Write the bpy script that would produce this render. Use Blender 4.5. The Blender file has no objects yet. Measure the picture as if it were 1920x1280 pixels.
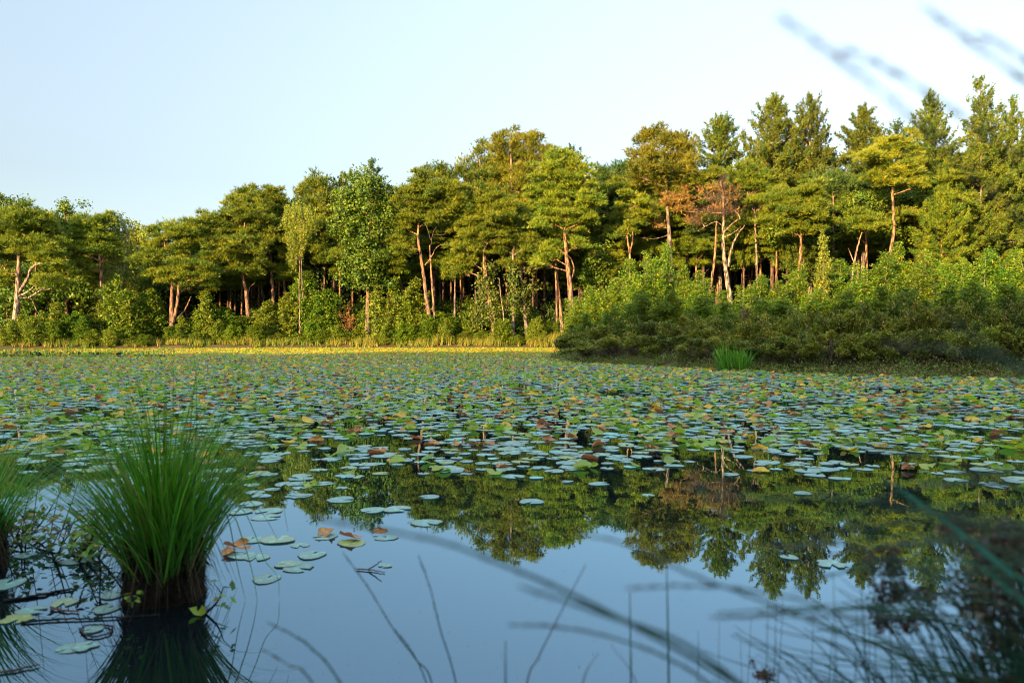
import bpy, math, time
import numpy as np
from mathutils import Vector
T0 = time.time()
rng = np.random.default_rng(11)
PI = math.pi
sc = bpy.context.scene
COL = sc.collection

# ------------------------------------------------------------------ camera geometry
F = 1493.0                      # focal length in pixels of the 1920 wide photograph (28 mm)
CH = 1.14                       # camera height over the water
PITCH = math.atan(15 / F)
CP, SP = math.cos(PITCH), math.sin(PITCH)

def P(px, py, d):
    u = (px - 960) / F; v = (640 - py) / F
    return np.array([d * u, d * (CP + v * SP), CH + d * (-SP + v * CP)])

def PW(px, py, z=0.0):
    v = (640 - py) / F
    return P(px, py, (CH - z) / (SP - v * CP))

# ------------------------------------------------------------------ sun
SUN_EL = math.radians(11.5)
SUN_AZ = math.radians(35)        # behind the camera, to its left
SUN_FROM = np.array([-math.sin(SUN_AZ) * math.cos(SUN_EL), -math.cos(SUN_AZ) * math.cos(SUN_EL), math.sin(SUN_EL)])

# ------------------------------------------------------------------ terrain
POND = np.array([(-120, 44), (-70, 52), (-48, 55.5), (-40, 56.6), (-34, 57.6), (-27, 60), (-20, 62), (-12, 63), (-4, 63), (1, 63), (3.9, 62.5), (3.4, 50), (2.6, 42),
                 (2.3, 37.5), (2.7, 34.5), (3.1, 32), (4.7, 29), (6.5, 26), (8.4, 23.2), (10.7, 21.4), (13.4, 20.6), (18, 19.5), (35, 16), (70, 8),
                 (20, 5.5), (6, 4.2), (3.2, 2.7), (2.0, 1.7), (1.2, 1.25), (0, 1.15), (-1.0, 1.3), (-2.0, 2.2), (-2.75, 3.6), (-3.4, 4.6), (-8, 5.4), (-60, 8), (-120, 10)], float)

_r2 = np.random.default_rng(5); _n = []
for _i in range(len(POND)):
    _a, _b = POND[_i], POND[(_i + 1) % len(POND)]; _n.append(_a)
    if 1 <= _i <= 9 or 13 <= _i <= 19:
        _k = max(1, int(np.hypot(*(_b - _a)) / 1.5))
        for _t in range(1, _k): _n.append(_a + (_b - _a) * _t / _k + _r2.normal(0, .28, 2))
POND0 = POND.copy(); POND = np.array(_n)

def pond_dist(x, y):
    """signed distance to the shoreline, positive over the water"""
    p = np.stack([np.ravel(x), np.ravel(y)], 1).astype(float)
    best = np.full(len(p), 1e9); inside = np.zeros(len(p), bool)
    n = len(POND)
    for i in range(n):
        a = POND[i]; b = POND[(i + 1) % n]; ab = b - a
        t = np.clip(((p - a) @ ab) / (ab @ ab), 0, 1)
        best = np.minimum(best, np.hypot(*(p - a - t[:, None] * ab).T))
        c = (a[1] > p[:, 1]) != (b[1] > p[:, 1])
        with np.errstate(divide='ignore', invalid='ignore'):
            xi = a[0] + (p[:, 1] - a[1]) * (b[0] - a[0]) / (b[1] - a[1] if b[1] != a[1] else 1e-9)
        inside ^= c & (p[:, 0] < xi)
    return np.where(inside, best, -best).reshape(np.shape(x))

def wob(x, y):
    return (np.sin(x * .9 + 1.3 * np.sin(y * .6)) * np.sin(y * .8 + 1.1 * np.sin(x * .5)))

def ground(x, y):
    x = np.asarray(x, float); y = np.asarray(y, float)
    d = pond_dist(x, y) + .12 * wob(x * 2.3, y * 2.1)
    far = np.clip(-d, 0, 400)
    z_in = -np.minimum(.7, .03 + .3 * d)
    z_out = np.minimum(.28, .03 + .5 * far) + .012 * np.minimum(far, 60) + .05 * wob(x * .7, y * .7) * np.minimum(far, 2) / 2
    return np.where(d > 0, z_in, z_out)

def gz(x, y):
    return float(ground(np.array([x]), np.array([y]))[0])

# ------------------------------------------------------------------ mesh helpers
def build(name, chunks, mat, parent=None, smooth=False, loc=None):
    """chunks: (verts (N,3), faces (M,k), tint (N,) or None). ONE mesh object."""
    vs, ls, ss, ts = [], [], [], []
    off = 0
    for v, f, t in chunks:
        v = np.asarray(v, np.float32); f = np.asarray(f, np.int32)
        if len(f) == 0: continue
        vs.append(v); ls.append((f + off).ravel()); ss.append(np.full(len(f), f.shape[1], np.int32))
        ts.append(np.zeros(len(v), np.float32) if t is None else np.asarray(t, np.float32))
        off += len(v)
    v = np.concatenate(vs); l = np.concatenate(ls); s = np.concatenate(ss); t = np.concatenate(ts)
    me = bpy.data.meshes.new(name)
    me.vertices.add(len(v)); me.vertices.foreach_set('co', v.ravel())
    me.loops.add(len(l)); me.loops.foreach_set('vertex_index', l)
    me.polygons.add(len(s))
    st = np.zeros(len(s), np.int32); st[1:] = np.cumsum(s)[:-1]
    me.polygons.foreach_set('loop_start', st)
    if smooth: me.polygons.foreach_set('use_smooth', np.ones(len(s), bool))
    a = me.attributes.new('tint', 'FLOAT', 'POINT'); a.data.foreach_set('value', t)
    me.materials.append(mat)
    me.update(calc_edges=True)
    o = bpy.data.objects.new(name, me); COL.objects.link(o)
    if parent is not None: o.parent = parent
    if loc is not None: o.location = loc
    return o

def tag(o, label=None, cat=None, group=None, kind=None):
    if label: o['label'] = label
    if cat: o['category'] = cat
    if group: o['group'] = group
    if kind: o['kind'] = kind
    return o

def empty(name, loc, label=None, cat=None, group=None):
    o = bpy.data.objects.new(name, None); COL.objects.link(o); o.location = [float(q) for q in loc]
    o.empty_display_size = .3
    return tag(o, label, cat, group)

def dup(root, loc, rz=0, scale=(1, 1, 1), label=None, group=None):
    r = root.copy(); COL.objects.link(r)
    r.location = [float(q) for q in loc]; r.rotation_euler = (0, 0, rz); r.scale = scale
    if label: r['label'] = label
    if group: r['group'] = group
    for c in root.children:
        k = c.copy(); COL.objects.link(k); k.parent = r
    return r

def nrm(a):
    return a / (np.linalg.norm(a, axis=-1, keepdims=True) + 1e-9)

def smooth_line(pts, n=4):
    p = np.asarray(pts, float)
    if len(p) < 3:
        t = np.linspace(0, 1, n + 1)[:, None]
        return p[0] * (1 - t) + p[-1] * t
    q = np.vstack([2 * p[0] - p[1], p, 2 * p[-1] - p[-2]]); out = []
    for i in range(1, len(q) - 2):
        a, b, c, d = q[i - 1:i + 3]
        for t in np.linspace(0, 1, n, endpoint=False):
            out.append(.5 * (2 * b + (c - a) * t + (2 * a - 5 * b + 4 * c - d) * t * t + (3 * b - a - 3 * c + d) * t ** 3))
    out.append(p[-1])
    return np.array(out)

def tube(pts, radii, sides=6, cap=True):
    p = np.asarray(pts, float); n = len(p)
    r = np.interp(np.linspace(0, 1, n), np.linspace(0, 1, len(radii)), radii)
    tan = nrm(np.gradient(p, axis=0))
    ref = np.where(np.abs(tan[:, 2:3]) > .9, np.array([[1., 0, 0]]), np.array([[0, 0, 1.]]))
    u = nrm(np.cross(tan, ref))
    for i in range(1, n):
        u[i] = u[i - 1] - tan[i] * (u[i - 1] @ tan[i]); u[i] /= np.linalg.norm(u[i]) + 1e-9
    w = np.cross(tan, u)
    a = np.arange(sides) * 2 * PI / sides
    v = (p[:, None] + r[:, None, None] * (np.cos(a)[None, :, None] * u[:, None] + np.sin(a)[None, :, None] * w[:, None])).reshape(-1, 3)
    i = np.arange(n - 1)[:, None] * sides; j = np.arange(sides)[None]; k = (j + 1) % sides
    f = np.stack([i + j, i + k, i + sides + k, i + sides + j], -1).reshape(-1, 4)
    return (v, f, None)

def blades(c, d, L, w, k=4, spread=.55, tint=None):
    """k thin triangles from every centre"""
    c = np.repeat(c, k, 0); d = np.repeat(d, k, 0); n = len(c)
    L = np.repeat(np.broadcast_to(L, n // k), k) * rng.uniform(.7, 1.25, n)
    d = nrm(d + spread * rng.normal(size=(n, 3)))
    s = nrm(np.cross(d, rng.normal(size=(n, 3)))) * (np.asarray(w) * .5)
    tip = c + d * L[:, None]
    v = np.stack([c - s, c + s, tip], 1).reshape(-1, 3)
    f = np.arange(3 * n).reshape(-1, 3)
    t = None if tint is None else np.repeat(np.repeat(tint, k), 3)
    return (v, f, t)

def leaves(c, normal, size, tint=None, aspect=.6):
    n = len(c)
    nn = nrm(normal)
    a = nrm(np.cross(nn, rng.normal(size=(n, 3)))); b = np.cross(nn, a)
    s = (np.broadcast_to(size, n) * rng.uniform(.7, 1.3, n))[:, None]
    v = np.stack([c - a * s * .55, c + b * s * aspect * .5, c + a * s * .55, c - b * s * aspect * .5], 1).reshape(-1, 3)
    f = np.arange(4 * n).reshape(-1, 4)
    return (v, f, None if tint is None else np.repeat(tint, 4))

def twig_mass(lobes, n, r=.012):
    ch = []
    for c, rad in lobes:
        for _ in range(n):
            d = nrm(rng.normal(size=3)) * rad; a = c + d * .15; e = c + d * rng.uniform(.7, 1.15); mid = (a + e) / 2 + rng.normal(0, .12, 3)
            ch.append(tube(np.array([a, mid, e]), [r, r * .4], 3))
            for _ in range(2):
                q = mid * .5 + e * .5; ch.append(tube(np.array([q, q + rng.normal(0, .28, 3)]), [r * .5, r * .25], 3))
    return ch

def sphere_pts(n):
    return nrm(rng.normal(size=(n, 3)))

# ------------------------------------------------------------------ materials
def new_mat(name):
    m = bpy.data.materials.new(name); m.use_nodes = True
    nt = m.node_tree; nt.nodes.clear()
    return m, nt, nt.nodes.new('ShaderNodeOutputMaterial')

def N(nt, typ, **kw):
    n = nt.nodes.new(typ)
    for k, v in kw.items(): setattr(n, k, v)
    return n

def mixcol(nt, fac, a, b, blend='MIX'):
    m = nt.nodes.new('ShaderNodeMix'); m.data_type = 'RGBA'; m.blend_type = blend
    for idx, val in ((0, fac), (6, a), (7, b)):
        if isinstance(val, bpy.types.NodeSocket): nt.links.new(val, m.inputs[idx])
        elif idx == 0: m.inputs[0].default_value = val
        else: m.inputs[idx].default_value = (*val, 1)
    return m.outputs[2]

def foliage(name, a, b, c=None, trans=.3, rough=.55, spec=.25, objvar=.18, leafvar=.5):
    """a..b by clump tint, every leaf a little off, every plant a little off"""
    m, nt, out = new_mat(name)
    at = N(nt, 'ShaderNodeAttribute', attribute_name='tint')
    geo = N(nt, 'ShaderNodeNewGeometry'); oi = N(nt, 'ShaderNodeObjectInfo')
    col = mixcol(nt, at.outputs['Fac'], a, b)
    if c is not None:
        r = N(nt, 'ShaderNodeMapRange'); r.inputs['From Min'].default_value = .86; r.inputs['From Max'].default_value = .96
        nt.links.new(geo.outputs['Random Per Island'], r.inputs['Value'])
        col = mixcol(nt, r.outputs['Result'], col, c)
    hs = N(nt, 'ShaderNodeHueSaturation'); nt.links.new(col, hs.inputs['Color'])
    v = N(nt, 'ShaderNodeMapRange'); v.inputs['To Min'].default_value = 1 - leafvar; v.inputs['To Max'].default_value = 1 + leafvar
    nt.links.new(geo.outputs['Random Per Island'], v.inputs['Value'])
    v2 = N(nt, 'ShaderNodeMapRange'); v2.inputs['To Min'].default_value = 1 - objvar; v2.inputs['To Max'].default_value = 1 + objvar
    nt.links.new(oi.outputs['Random'], v2.inputs['Value'])
    mu = N(nt, 'ShaderNodeMath', operation='MULTIPLY')
    nt.links.new(v.outputs[0], mu.inputs[0]); nt.links.new(v2.outputs[0], mu.inputs[1]); nt.links.new(mu.outputs[0], hs.inputs['Value'])
    h = N(nt, 'ShaderNodeMapRange'); h.inputs['To Min'].default_value = .488; h.inputs['To Max'].default_value = .512
    fr = N(nt, 'ShaderNodeMath', operation='FRACT'); m7 = N(nt, 'ShaderNodeMath', operation='MULTIPLY'); m7.inputs[1].default_value = 7.31
    nt.links.new(oi.outputs['Random'], m7.inputs[0]); nt.links.new(m7.outputs[0], fr.inputs[0]); nt.links.new(fr.outputs[0], h.inputs['Value'])
    nt.links.new(h.outputs[0], hs.inputs['Hue'])
    p = N(nt, 'ShaderNodeBsdfPrincipled'); p.inputs['Roughness'].default_value = rough; p.inputs['Specular IOR Level'].default_value = spec
    nt.links.new(hs.outputs[0], p.inputs['Base Color'])
    if trans > 0:
        tr = N(nt, 'ShaderNodeBsdfTranslucent'); nt.links.new(hs.outputs[0], tr.inputs['Color'])
        mx = N(nt, 'ShaderNodeMixShader'); mx.inputs[0].default_value = trans
        nt.links.new(p.outputs[0], mx.inputs[1]); nt.links.new(tr.outputs[0], mx.inputs[2]); nt.links.new(mx.outputs[0], out.inputs[0])
    else:
        nt.links.new(p.outputs[0], out.inputs[0])
    return m

def bark(name, low, high, z0=.25, z1=.6, dark=(.05, .035, .028), scale=9):
    m, nt, out = new_mat(name)
    tc = N(nt, 'ShaderNodeTexCoord'); sep = N(nt, 'ShaderNodeSeparateXYZ'); nt.links.new(tc.outputs['Generated'], sep.inputs[0])
    mp = N(nt, 'ShaderNodeMapping'); mp.inputs['Scale'].default_value = (1, 1, .25); nt.links.new(tc.outputs['Object'], mp.inputs[0])
    no = N(nt, 'ShaderNodeTexNoise'); no.inputs['Scale'].default_value = scale; no.inputs['Detail'].default_value = 5; nt.links.new(mp.outputs[0], no.inputs['Vector'])
    no2 = N(nt, 'ShaderNodeTexNoise'); no2.inputs['Scale'].default_value = .8; no2.inputs['Detail'].default_value = 3; nt.links.new(tc.outputs['Object'], no2.inputs['Vector'])
    ad = N(nt, 'ShaderNodeMath', operation='MULTIPLY_ADD'); ad.inputs[1].default_value = .35; nt.links.new(no2.outputs['Fac'], ad.inputs[0]); nt.links.new(sep.outputs['Z'], ad.inputs[2])
    r = N(nt, 'ShaderNodeMapRange'); r.inputs['From Min'].default_value = z0 + .17; r.inputs['From Max'].default_value = z1 + .17; nt.links.new(ad.outputs[0], r.inputs['Value'])
    col = mixcol(nt, r.outputs[0], low, high)
    r2 = N(nt, 'ShaderNodeMapRange'); r2.inputs['From Min'].default_value = .42; r2.inputs['From Max'].default_value = .62; nt.links.new(no.outputs['Fac'], r2.inputs['Value'])
    col = mixcol(nt, r2.outputs[0], dark, col)
    p = N(nt, 'ShaderNodeBsdfPrincipled'); p.inputs['Roughness'].default_value = .9; p.inputs['Specular IOR Level'].default_value = .1
    nt.links.new(col, p.inputs['Base Color'])
    bu = N(nt, 'ShaderNodeBump'); bu.inputs['Strength'].default_value = .7; bu.inputs['Distance'].default_value = .03
    nt.links.new(no.outputs['Fac'], bu.inputs['Height']); nt.links.new(bu.outputs[0], p.inputs['Normal'])
    nt.links.new(p.outputs[0], out.inputs[0])
    return m

M = {}
M['scots'] = foliage('scots_pine_needles', (.070, .128, .008), (.22, .240, .010), (.25, .19, .02), trans=.22)
M['corsican'] = foliage('corsican_pine_needles', (.045, .095, .010), (.160, .180, .012), (.22, .17, .02), trans=.22)
M['golden'] = foliage('golden_pine_needles', (.090, .120, .008), (.26, .240, .012), (.28, .19, .02), trans=.22)
M['spruce'] = foliage('dark_conifer_needles', (.040, .085, .016), (.10, .135, .020), trans=.2)
M['oak'] = foliage('oak_leaves', (.065, .120, .008), (.155, .195, .012), trans=.3)
M['birch'] = foliage('birch_leaves', (.110, .165, .014), (.25, .25, .020), (.32, .26, .03), trans=.35)
M['ivy'] = foliage('ivy_leaves', (.07, .10, .014), (.15, .15, .018), trans=.25)
M['brown'] = foliage('dead_brown_needles', (.20, .095, .024), (.34, .165, .040), (.18, .14, .03), trans=.2)
M['shade'] = foliage('shade_darkened_leaves', (.018, .038, .006), (.05, .075, .008), trans=.2)  # dark leaf copy: the deep wood's shade is put into the colour
M['sapling'] = foliage('sapling_leaves', (.068, .155, .006), (.175, .235, .010), (.27, .23, .02), trans=.45)
M['willow'] = foliage('willow_leaves', (.095, .165, .010), (.235, .265, .014), (.28, .21, .03), trans=.4)
M['gale'] = foliage('bog_myrtle_leaves', (.058, .088, .006), (.19, .20, .010), (.25, .14, .03), trans=.3)
M['marsh'] = foliage('marsh_plant_leaves', (.07, .12, .015), (.16, .16, .025), (.17, .09, .03), trans=.25)
M['grass'] = foliage('bank_grass_blades', (.11, .20, .012), (.32, .27, .03), (.34, .17, .05), trans=.35)
M['iris'] = foliage('iris_blades', (.045, .15, .008), (.13, .25, .012), trans=.3)
M['straw'] = foliage('dead_sedge_straw', (.05, .036, .016), (.14, .10, .04), trans=.2)
M['sedge'] = foliage('sedge_blades', (.030, .150, .006), (.115, .32, .012), (.17, .15, .03), trans=.35, rough=.5, spec=.2)
M['rush'] = foliage('rush_stems', (.008, .048, .022), (.026, .100, .040), trans=.1, rough=.5, spec=.2)
M['wideblade'] = foliage('wide_grass_blade', (.04, .17, .12), (.06, .21, .14), trans=.35, rough=.5, spec=.3)
M['seed'] = foliage('grass_seed', (.10, .10, .09), (.17, .155, .125), trans=.1)
M['seedbrown'] = foliage('rush_flower', (.045, .018, .010), (.10, .038, .022), trans=.05)
M['sprig'] = foliage('dark_sprig_leaves', (.020, .028, .010), (.075, .040, .018), trans=.15)
M['bogbean'] = foliage('marsh_cinquefoil_leaves', (.05, .13, .012), (.15, .22, .02), (.16, .08, .03), trans=.25)
M['twig'] = bark('dry_twigs', (.16, .10, .07), (.22, .14, .09))
M['deadwood'] = bark('grey_dead_wood', (.30, .22, .16), (.34, .25, .19))
M['darkstick'] = bark('wet_dark_stick', (.03, .022, .018), (.05, .04, .03), dark=(.012, .01, .008))
M['bark_scots'] = bark('scots_pine_bark', (.26, .16, .11), (.47, .19, .07), .12, .5)
M['bark_orange'] = bark('orange_pine_bark', (.29, .17, .11), (.46, .20, .08), .1, .55)
M['bark_grey'] = bark('grey_pine_bark', (.27, .19, .14), (.33, .20, .12), .3, .8)
M['bark_pale'] = bark('pale_branch_bark', (.42, .30, .20), (.46, .26, .14), .35, .75)
M['bark_birch'] = bark('birch_bark', (.26, .21, .16), (.34, .28, .21), .1, .5, dark=(.12, .09, .07), scale=6)
M['bark_dark'] = bark('shade_darkened_bark', (.12, .075, .05), (.24, .11, .06), .2, .8)  # darker bark copy with the wood's shade in its colour; bank bushes share it

# ------------------------------------------------------------------ crowns
def lobes_to_m(lobes, D, depth=.8):
    out = []
    for l in lobes:
        cx, cy, rx, ry = l[:4]; dd = l[4] if len(l) > 4 else rng.uniform(-.6, .6)
        c = P(cx, cy, D); s = D / F
        out.append((c + np.array([0, dd * rx * s * depth, 0]), np.array([rx * s * 1.1, max(rx * s * depth, .6), ry * s * 1.3])))
    return out

def clump_centres(lobes, cr, cz, dens, flat_bottom=True):
    cs, ts, dirs = [], [], []
    for c, r in lobes:
        n = max(4, int(dens * (r[0] * r[2]) / (cr * cz)))
        u = sphere_pts(n * 2)
        if flat_bottom: u = u[u[:, 2] > -.65]
        u = u[:n]
        q = u * np.where(rng.random((len(u), 1)) < .22, rng.uniform(1.0, 1.45, (len(u), 1)), rng.uniform(.5, 1.02, (len(u), 1)))
        cc = c + q * np.maximum(r - np.array([cr, cr, cz]) * .55, .08)
        cc[:, 2] += np.where((rng.random(len(u)) < .22) & (u[:, 2] > .1), rng.uniform(.1, .55, len(u)), 0)
        cs.append(cc); dirs.append(u)
        ts.append(np.clip(rng.normal(.45, .36, len(u)), 0, 1))
    return np.concatenate(cs), np.concatenate(dirs), np.concatenate(ts)

def scatter(centres, cdirs, ctint, cr, cz, m, up=.5, out=.9, ball=False):
    n = len(centres)
    u = np.clip(rng.normal(0, .52, (n * m, 3)), -1.5, 1.5)
    if not ball: u[:, 2] = np.abs(u[:, 2]) * 1.2 - .35
    sc_ = np.repeat(rng.uniform(.65, 1.3, n), m)[:, None]
    c = np.repeat(centres, m, 0) + u * np.array([cr, cr, cz]) * sc_
    d = nrm(u * np.array([1, 1, .6]) * out + np.repeat(cdirs, m, 0) * .35 + np.array([0, 0, up]))
    t = np.clip(np.repeat(ctint, m) + rng.normal(0, .1, n * m), 0, 1)
    return c, d, t

def fluff(lobes, k=.6):
    out = list(lobes)
    for c, r in lobes:
        if rng.random() < k:
            s = rng.uniform(.45, .75); out.append((c + rng.normal(0, .55, 3) * r * np.array([1, 1, 1.3]) + np.array([0, 0, .15]), r * np.array([s, s, s * 1.3])))
    return out

def crown_scots(lobes, dens=1.9, cr=.40, cz=.23, m=40):
    lobes = fluff(lobes)
    C, Dr, Tn = clump_centres(lobes, cr, cz, dens)
    c, d, t = scatter(C, Dr, Tn, cr, cz, m, up=.7)
    return [blades(c, d, .29, .042, 7, .5, t)], C

def crown_spiky(lobes, dens=2.3, cr=.42, cz=.36, m=40):
    C, Dr, Tn = clump_centres(lobes, cr, cz, dens, False)
    c, d, t = scatter(C, Dr, Tn, cr, cz, m, up=.8, ball=True)
    return [blades(c, d, .34, .044, 7, .42, t)], C

def crown_leaf(lobes, dens=2.8, cr=.5, cz=.4, m=80, size=.19):
    C, Dr, Tn = clump_centres(lobes, cr, cz, dens, False)
    c, d, t = scatter(C, Dr, Tn, cr, cz, m, up=.35, ball=True)
    return [leaves(c, d + .7 * rng.normal(size=d.shape), size, t, .7)], C

def crown_weep(lobes, dens=9, L=1.1, size=.1):
    cs, ns, ts = [], [], []; C = []
    for c, r in lobes:
        n = max(8, int(dens * r[0] * r[2] / .1))
        u = sphere_pts(n) * rng.uniform(.5, 1, (n, 1)); s = c + u * r
        C.append(s[:: max(1, n // 12)])
        k = 22
        q = rng.uniform(0, 1, (n, k)); len_ = rng.uniform(.5, 1.2, (n, 1)) * L
        p = np.repeat(s[:, None], k, 1)
        p = p + np.stack([rng.normal(0, .05, (n, k)) + .15 * q * rng.normal(size=(n, 1)), rng.normal(0, .05, (n, k)), -q * len_ + .3 * len_], -1)
        cs.append(p.reshape(-1, 3)); ns.append(rng.normal(size=(n * k, 3)))
        ts.append(np.repeat(np.clip(rng.normal(.5, .25, n), 0, 1), k))
    return [leaves(np.concatenate(cs), np.concatenate(ns), size, np.concatenate(ts), .6)], np.concatenate(C)

def wood(trunks, D, base=None, branch_to=None, lobes=None, side=7, twig_r=.02, sub=2.2):
    """trunks: list of (pixel polyline from base to tip, base width px, tip width px)"""
    ch = []; spine = []
    for k, (pl, w0, w1) in enumerate(trunks):
        pts = [P(x, y, D + (rng.uniform(-.3, .3) if (k and i) else 0)) for i, (x, y) in enumerate(pl)]
        r0, r1 = w0 * D / F / 2 * .86, w1 * D / F / 2 * .86
        rr = [r0, r1]
        if k == 0 and base is not None and pts[0][2] > base[2] + .05:
            pts = [np.array([base[0], base[1], base[2] - .15])] + pts; rr = [r0 * 1.5, r0 * 1.05, (r0 + r1) / 2, r1]
        s = smooth_line(pts, 5)
        s[1:-1] += rng.normal(0, .012, s[1:-1].shape)
        ch.append(tube(s, rr, side)); spine.append(s)
    if lobes is not None:
        sp = np.concatenate(spine)
        for c, r in lobes:
            dz = sp[:, 2] - (c[2] - .4 * r[2]); h = np.hypot(*(sp - c)[:, :2].T)
            i = int(np.argmin(np.abs(dz + .25 * h) + .5 * h)); a = sp[i]
            mid = (a + c) / 2 + np.array([rng.normal(0, .1), rng.normal(0, .1), .12 * np.linalg.norm(c - a) * rng.uniform(-.2, 1)])
            rb = min(.09, .03 + .018 * np.linalg.norm(c - a))
            ch.append(tube(smooth_line([a, mid, c], 4), [rb, rb * .45], 5))
            if branch_to is not None:
                dd = np.linalg.norm((branch_to - c) / r, axis=1); near = branch_to[dd < 1.1]
                if len(near):
                    for q in near[rng.permutation(len(near))[:6]]:
                        st = a * .35 + c * .65 + rng.normal(0, .05, 3)
                        ch.append(tube(np.array([st, (st + q) / 2 + rng.normal(0, .08, 3), q]), [rb * .4, .008], 4))
    return ch

def finish_tree(name, cat, label, base, wood_ch, crown_ch, wm, cm, extra=(), group=None, crown_label=None):
    o = empty(name, base, label, cat, group)
    b = np.array(base, np.float32)
    sh = lambda chs: [(np.asarray(v) - b, f, t) for v, f, t in chs]
    build('trunk', sh(wood_ch), wm, o, smooth=True)
    c = build('crown', sh(crown_ch), cm, o)
    if crown_label: c['label'] = crown_label
    for nm, ch, mt in extra: build(nm, sh(ch), mt, o)
    return o

def base_of(trunk, D):
    p = P(*trunk[0], D); z = gz(p[0], p[1])
    return np.array([p[0], p[1], min(z, p[2]) if p[2] < z + 6 else z])

def lobe_tree(kind, D, trunks, lobes, label, name=None, cat=None, wm='bark_scots', cm=None, dens=None, extra=(), crown_label=None, bare=False, **kw):
    base = base_of(trunks[0][0], D)
    L = lobes_to_m(lobes, D)
    fn = dict(scots=crown_scots, spiky=crown_spiky, leaf=crown_leaf, weep=crown_weep)[kind]
    if dens: kw['dens'] = dens
    ch, C = fn(L, **kw)
    wd = wood(trunks, D, base, C, L)
    cm = cm or dict(scots='scots', spiky='corsican', leaf='oak', weep='birch')[kind]
    name = name or dict(scots='pine_tree', spiky='pine_tree', leaf='oak_tree', weep='birch_tree')[kind]
    cat = cat or dict(scots='pine tree', spiky='pine tree', leaf='oak tree', weep='birch tree')[kind]
    ex = []
    for nm, lb, k2, mt in extra:
        if k2 == 'twigs': ex.append((nm, twig_mass(lobes_to_m(lb, D), 46, .009), M[mt]))
        elif k2 == 'wood': ex.append((nm, wood(lb, D), M[mt]))
        else:
            c2, C2 = dict(scots=crown_scots, spiky=crown_spiky, leaf=crown_leaf, weep=crown_weep)[k2](lobes_to_m(lb, D))
            ex.append((nm, c2, M[mt]))
    return finish_tree(name, cat, label, base, wd, ch, M[wm], M[cm], ex, crown_label=crown_label)

def conifer_at(base, H, h0, hw, lean=0., nw=None, prof=.72, m=22, tuft=.24, gap=.0, seed=None):
    """whorled conifer: bare trunk up to h0, then whorls whose length follows hw * t**prof; world coordinates around BASE"""
    hw = hw * 1.3
    top = base + np.array([lean, rng.normal(0, .3), H])
    ax = smooth_line([base + np.array([0, 0, -.2]), base * .6 + top * .4 + np.array([rng.normal(0, .1), rng.normal(0, .1), 0]), top], 8)
    ch = [tube(ax, [.02 * H * .55 + .05, .015 * H * .4 + .04, .03], 7)]
    zs = np.arange(h0, H - .15, .62 if nw is None else (H - h0) / (nw * 1.25))
    C, Dr = [], []
    for z in zs:
        t = (H - z) / (H - h0)
        a0 = np.array([np.interp(z + base[2], ax[:, 2], ax[:, k]) for k in range(3)])
        nb = rng.integers(5, 8) if t > .12 else 3
        ph = rng.uniform(0, 2 * PI)
        for b in range(nb):
            if rng.random() < gap: continue
            an = ph + b * 2 * PI / nb + rng.normal(0, .25)
            L = max(.2, hw * (t ** prof) * rng.choice([.6, .8, 1.0, 1.25]) * rng.uniform(.85, 1.1))
            if t > .8: L *= rng.uniform(.5, 1)
            el = np.interp(t, [0, .3, 1], [1.0, .5, .08]) + rng.normal(0, .12)
            dr = np.array([math.cos(an) * math.cos(el), math.sin(an) * math.cos(el), math.sin(el)])
            s = np.linspace(0, 1, 6)[:, None]
            line = a0 + dr * L * s + np.array([0, 0, 1.]) * (L * .16 * s ** 2.2 - L * .10 * s)
            ch.append(tube(line, [.012 + .012 * L, .008], 4))
            k = max(1, int(L / .26))
            for q in np.linspace(.32 if L > .9 else .6, 1.0, k):
                p = np.array([np.interp(q, s[:, 0], line[:, j]) for j in range(3)])
                lat = rng.normal(0, .10 + .34 * L * q * (1.05 - q), 3) * np.array([1, 1, .4])
                C.append(p + lat); Dr.append(nrm(dr + np.array([0, 0, .5])))
    for zz in np.linspace(.1, .8, 4):
        C.append(top - np.array([0, 0, zz * .8])); Dr.append(np.array([0, 0, 1.]))
    C = np.array(C); Dr = np.array(Dr); Tn = np.clip(rng.normal(.45, .33, len(C)), 0, 1)
    n = len(C); sl = np.repeat(rng.uniform(.3, .62, n), m)[:, None]
    D2 = nrm(Dr + rng.normal(0, .3, Dr.shape) + np.array([0, 0, .35])); Dm = np.repeat(D2, m, 0)
    c = np.repeat(C, m, 0) + Dm * sl * rng.uniform(-.5, 1, (n * m, 1)) + rng.normal(0, .06, (n * m, 3))
    d = nrm(Dm + rng.normal(0, .6, (n * m, 3)))
    return ch, [blades(c, d, tuft, .048, 5, .4, np.clip(np.repeat(Tn, m) + rng.normal(0, .1, n * m), 0, 1))]

def conifer(D, xb, top, y0, hw, label, cm='corsican', wm='bark_grey', group=None, name='conifer_tree', **kw):
    p = P(xb, 600, D); b = np.array([p[0], p[1], gz(p[0], p[1])])
    tp = P(*top, D); H = tp[2] - b[2]; h0 = P(xb, y0, D)[2] - b[2]
    w, c = conifer_at(b, H, h0, hw * D / F, lean=tp[0] - b[0], **kw)
    return finish_tree(name, 'conifer', label, b, w, c, M[wm], M[cm], group=group)
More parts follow.
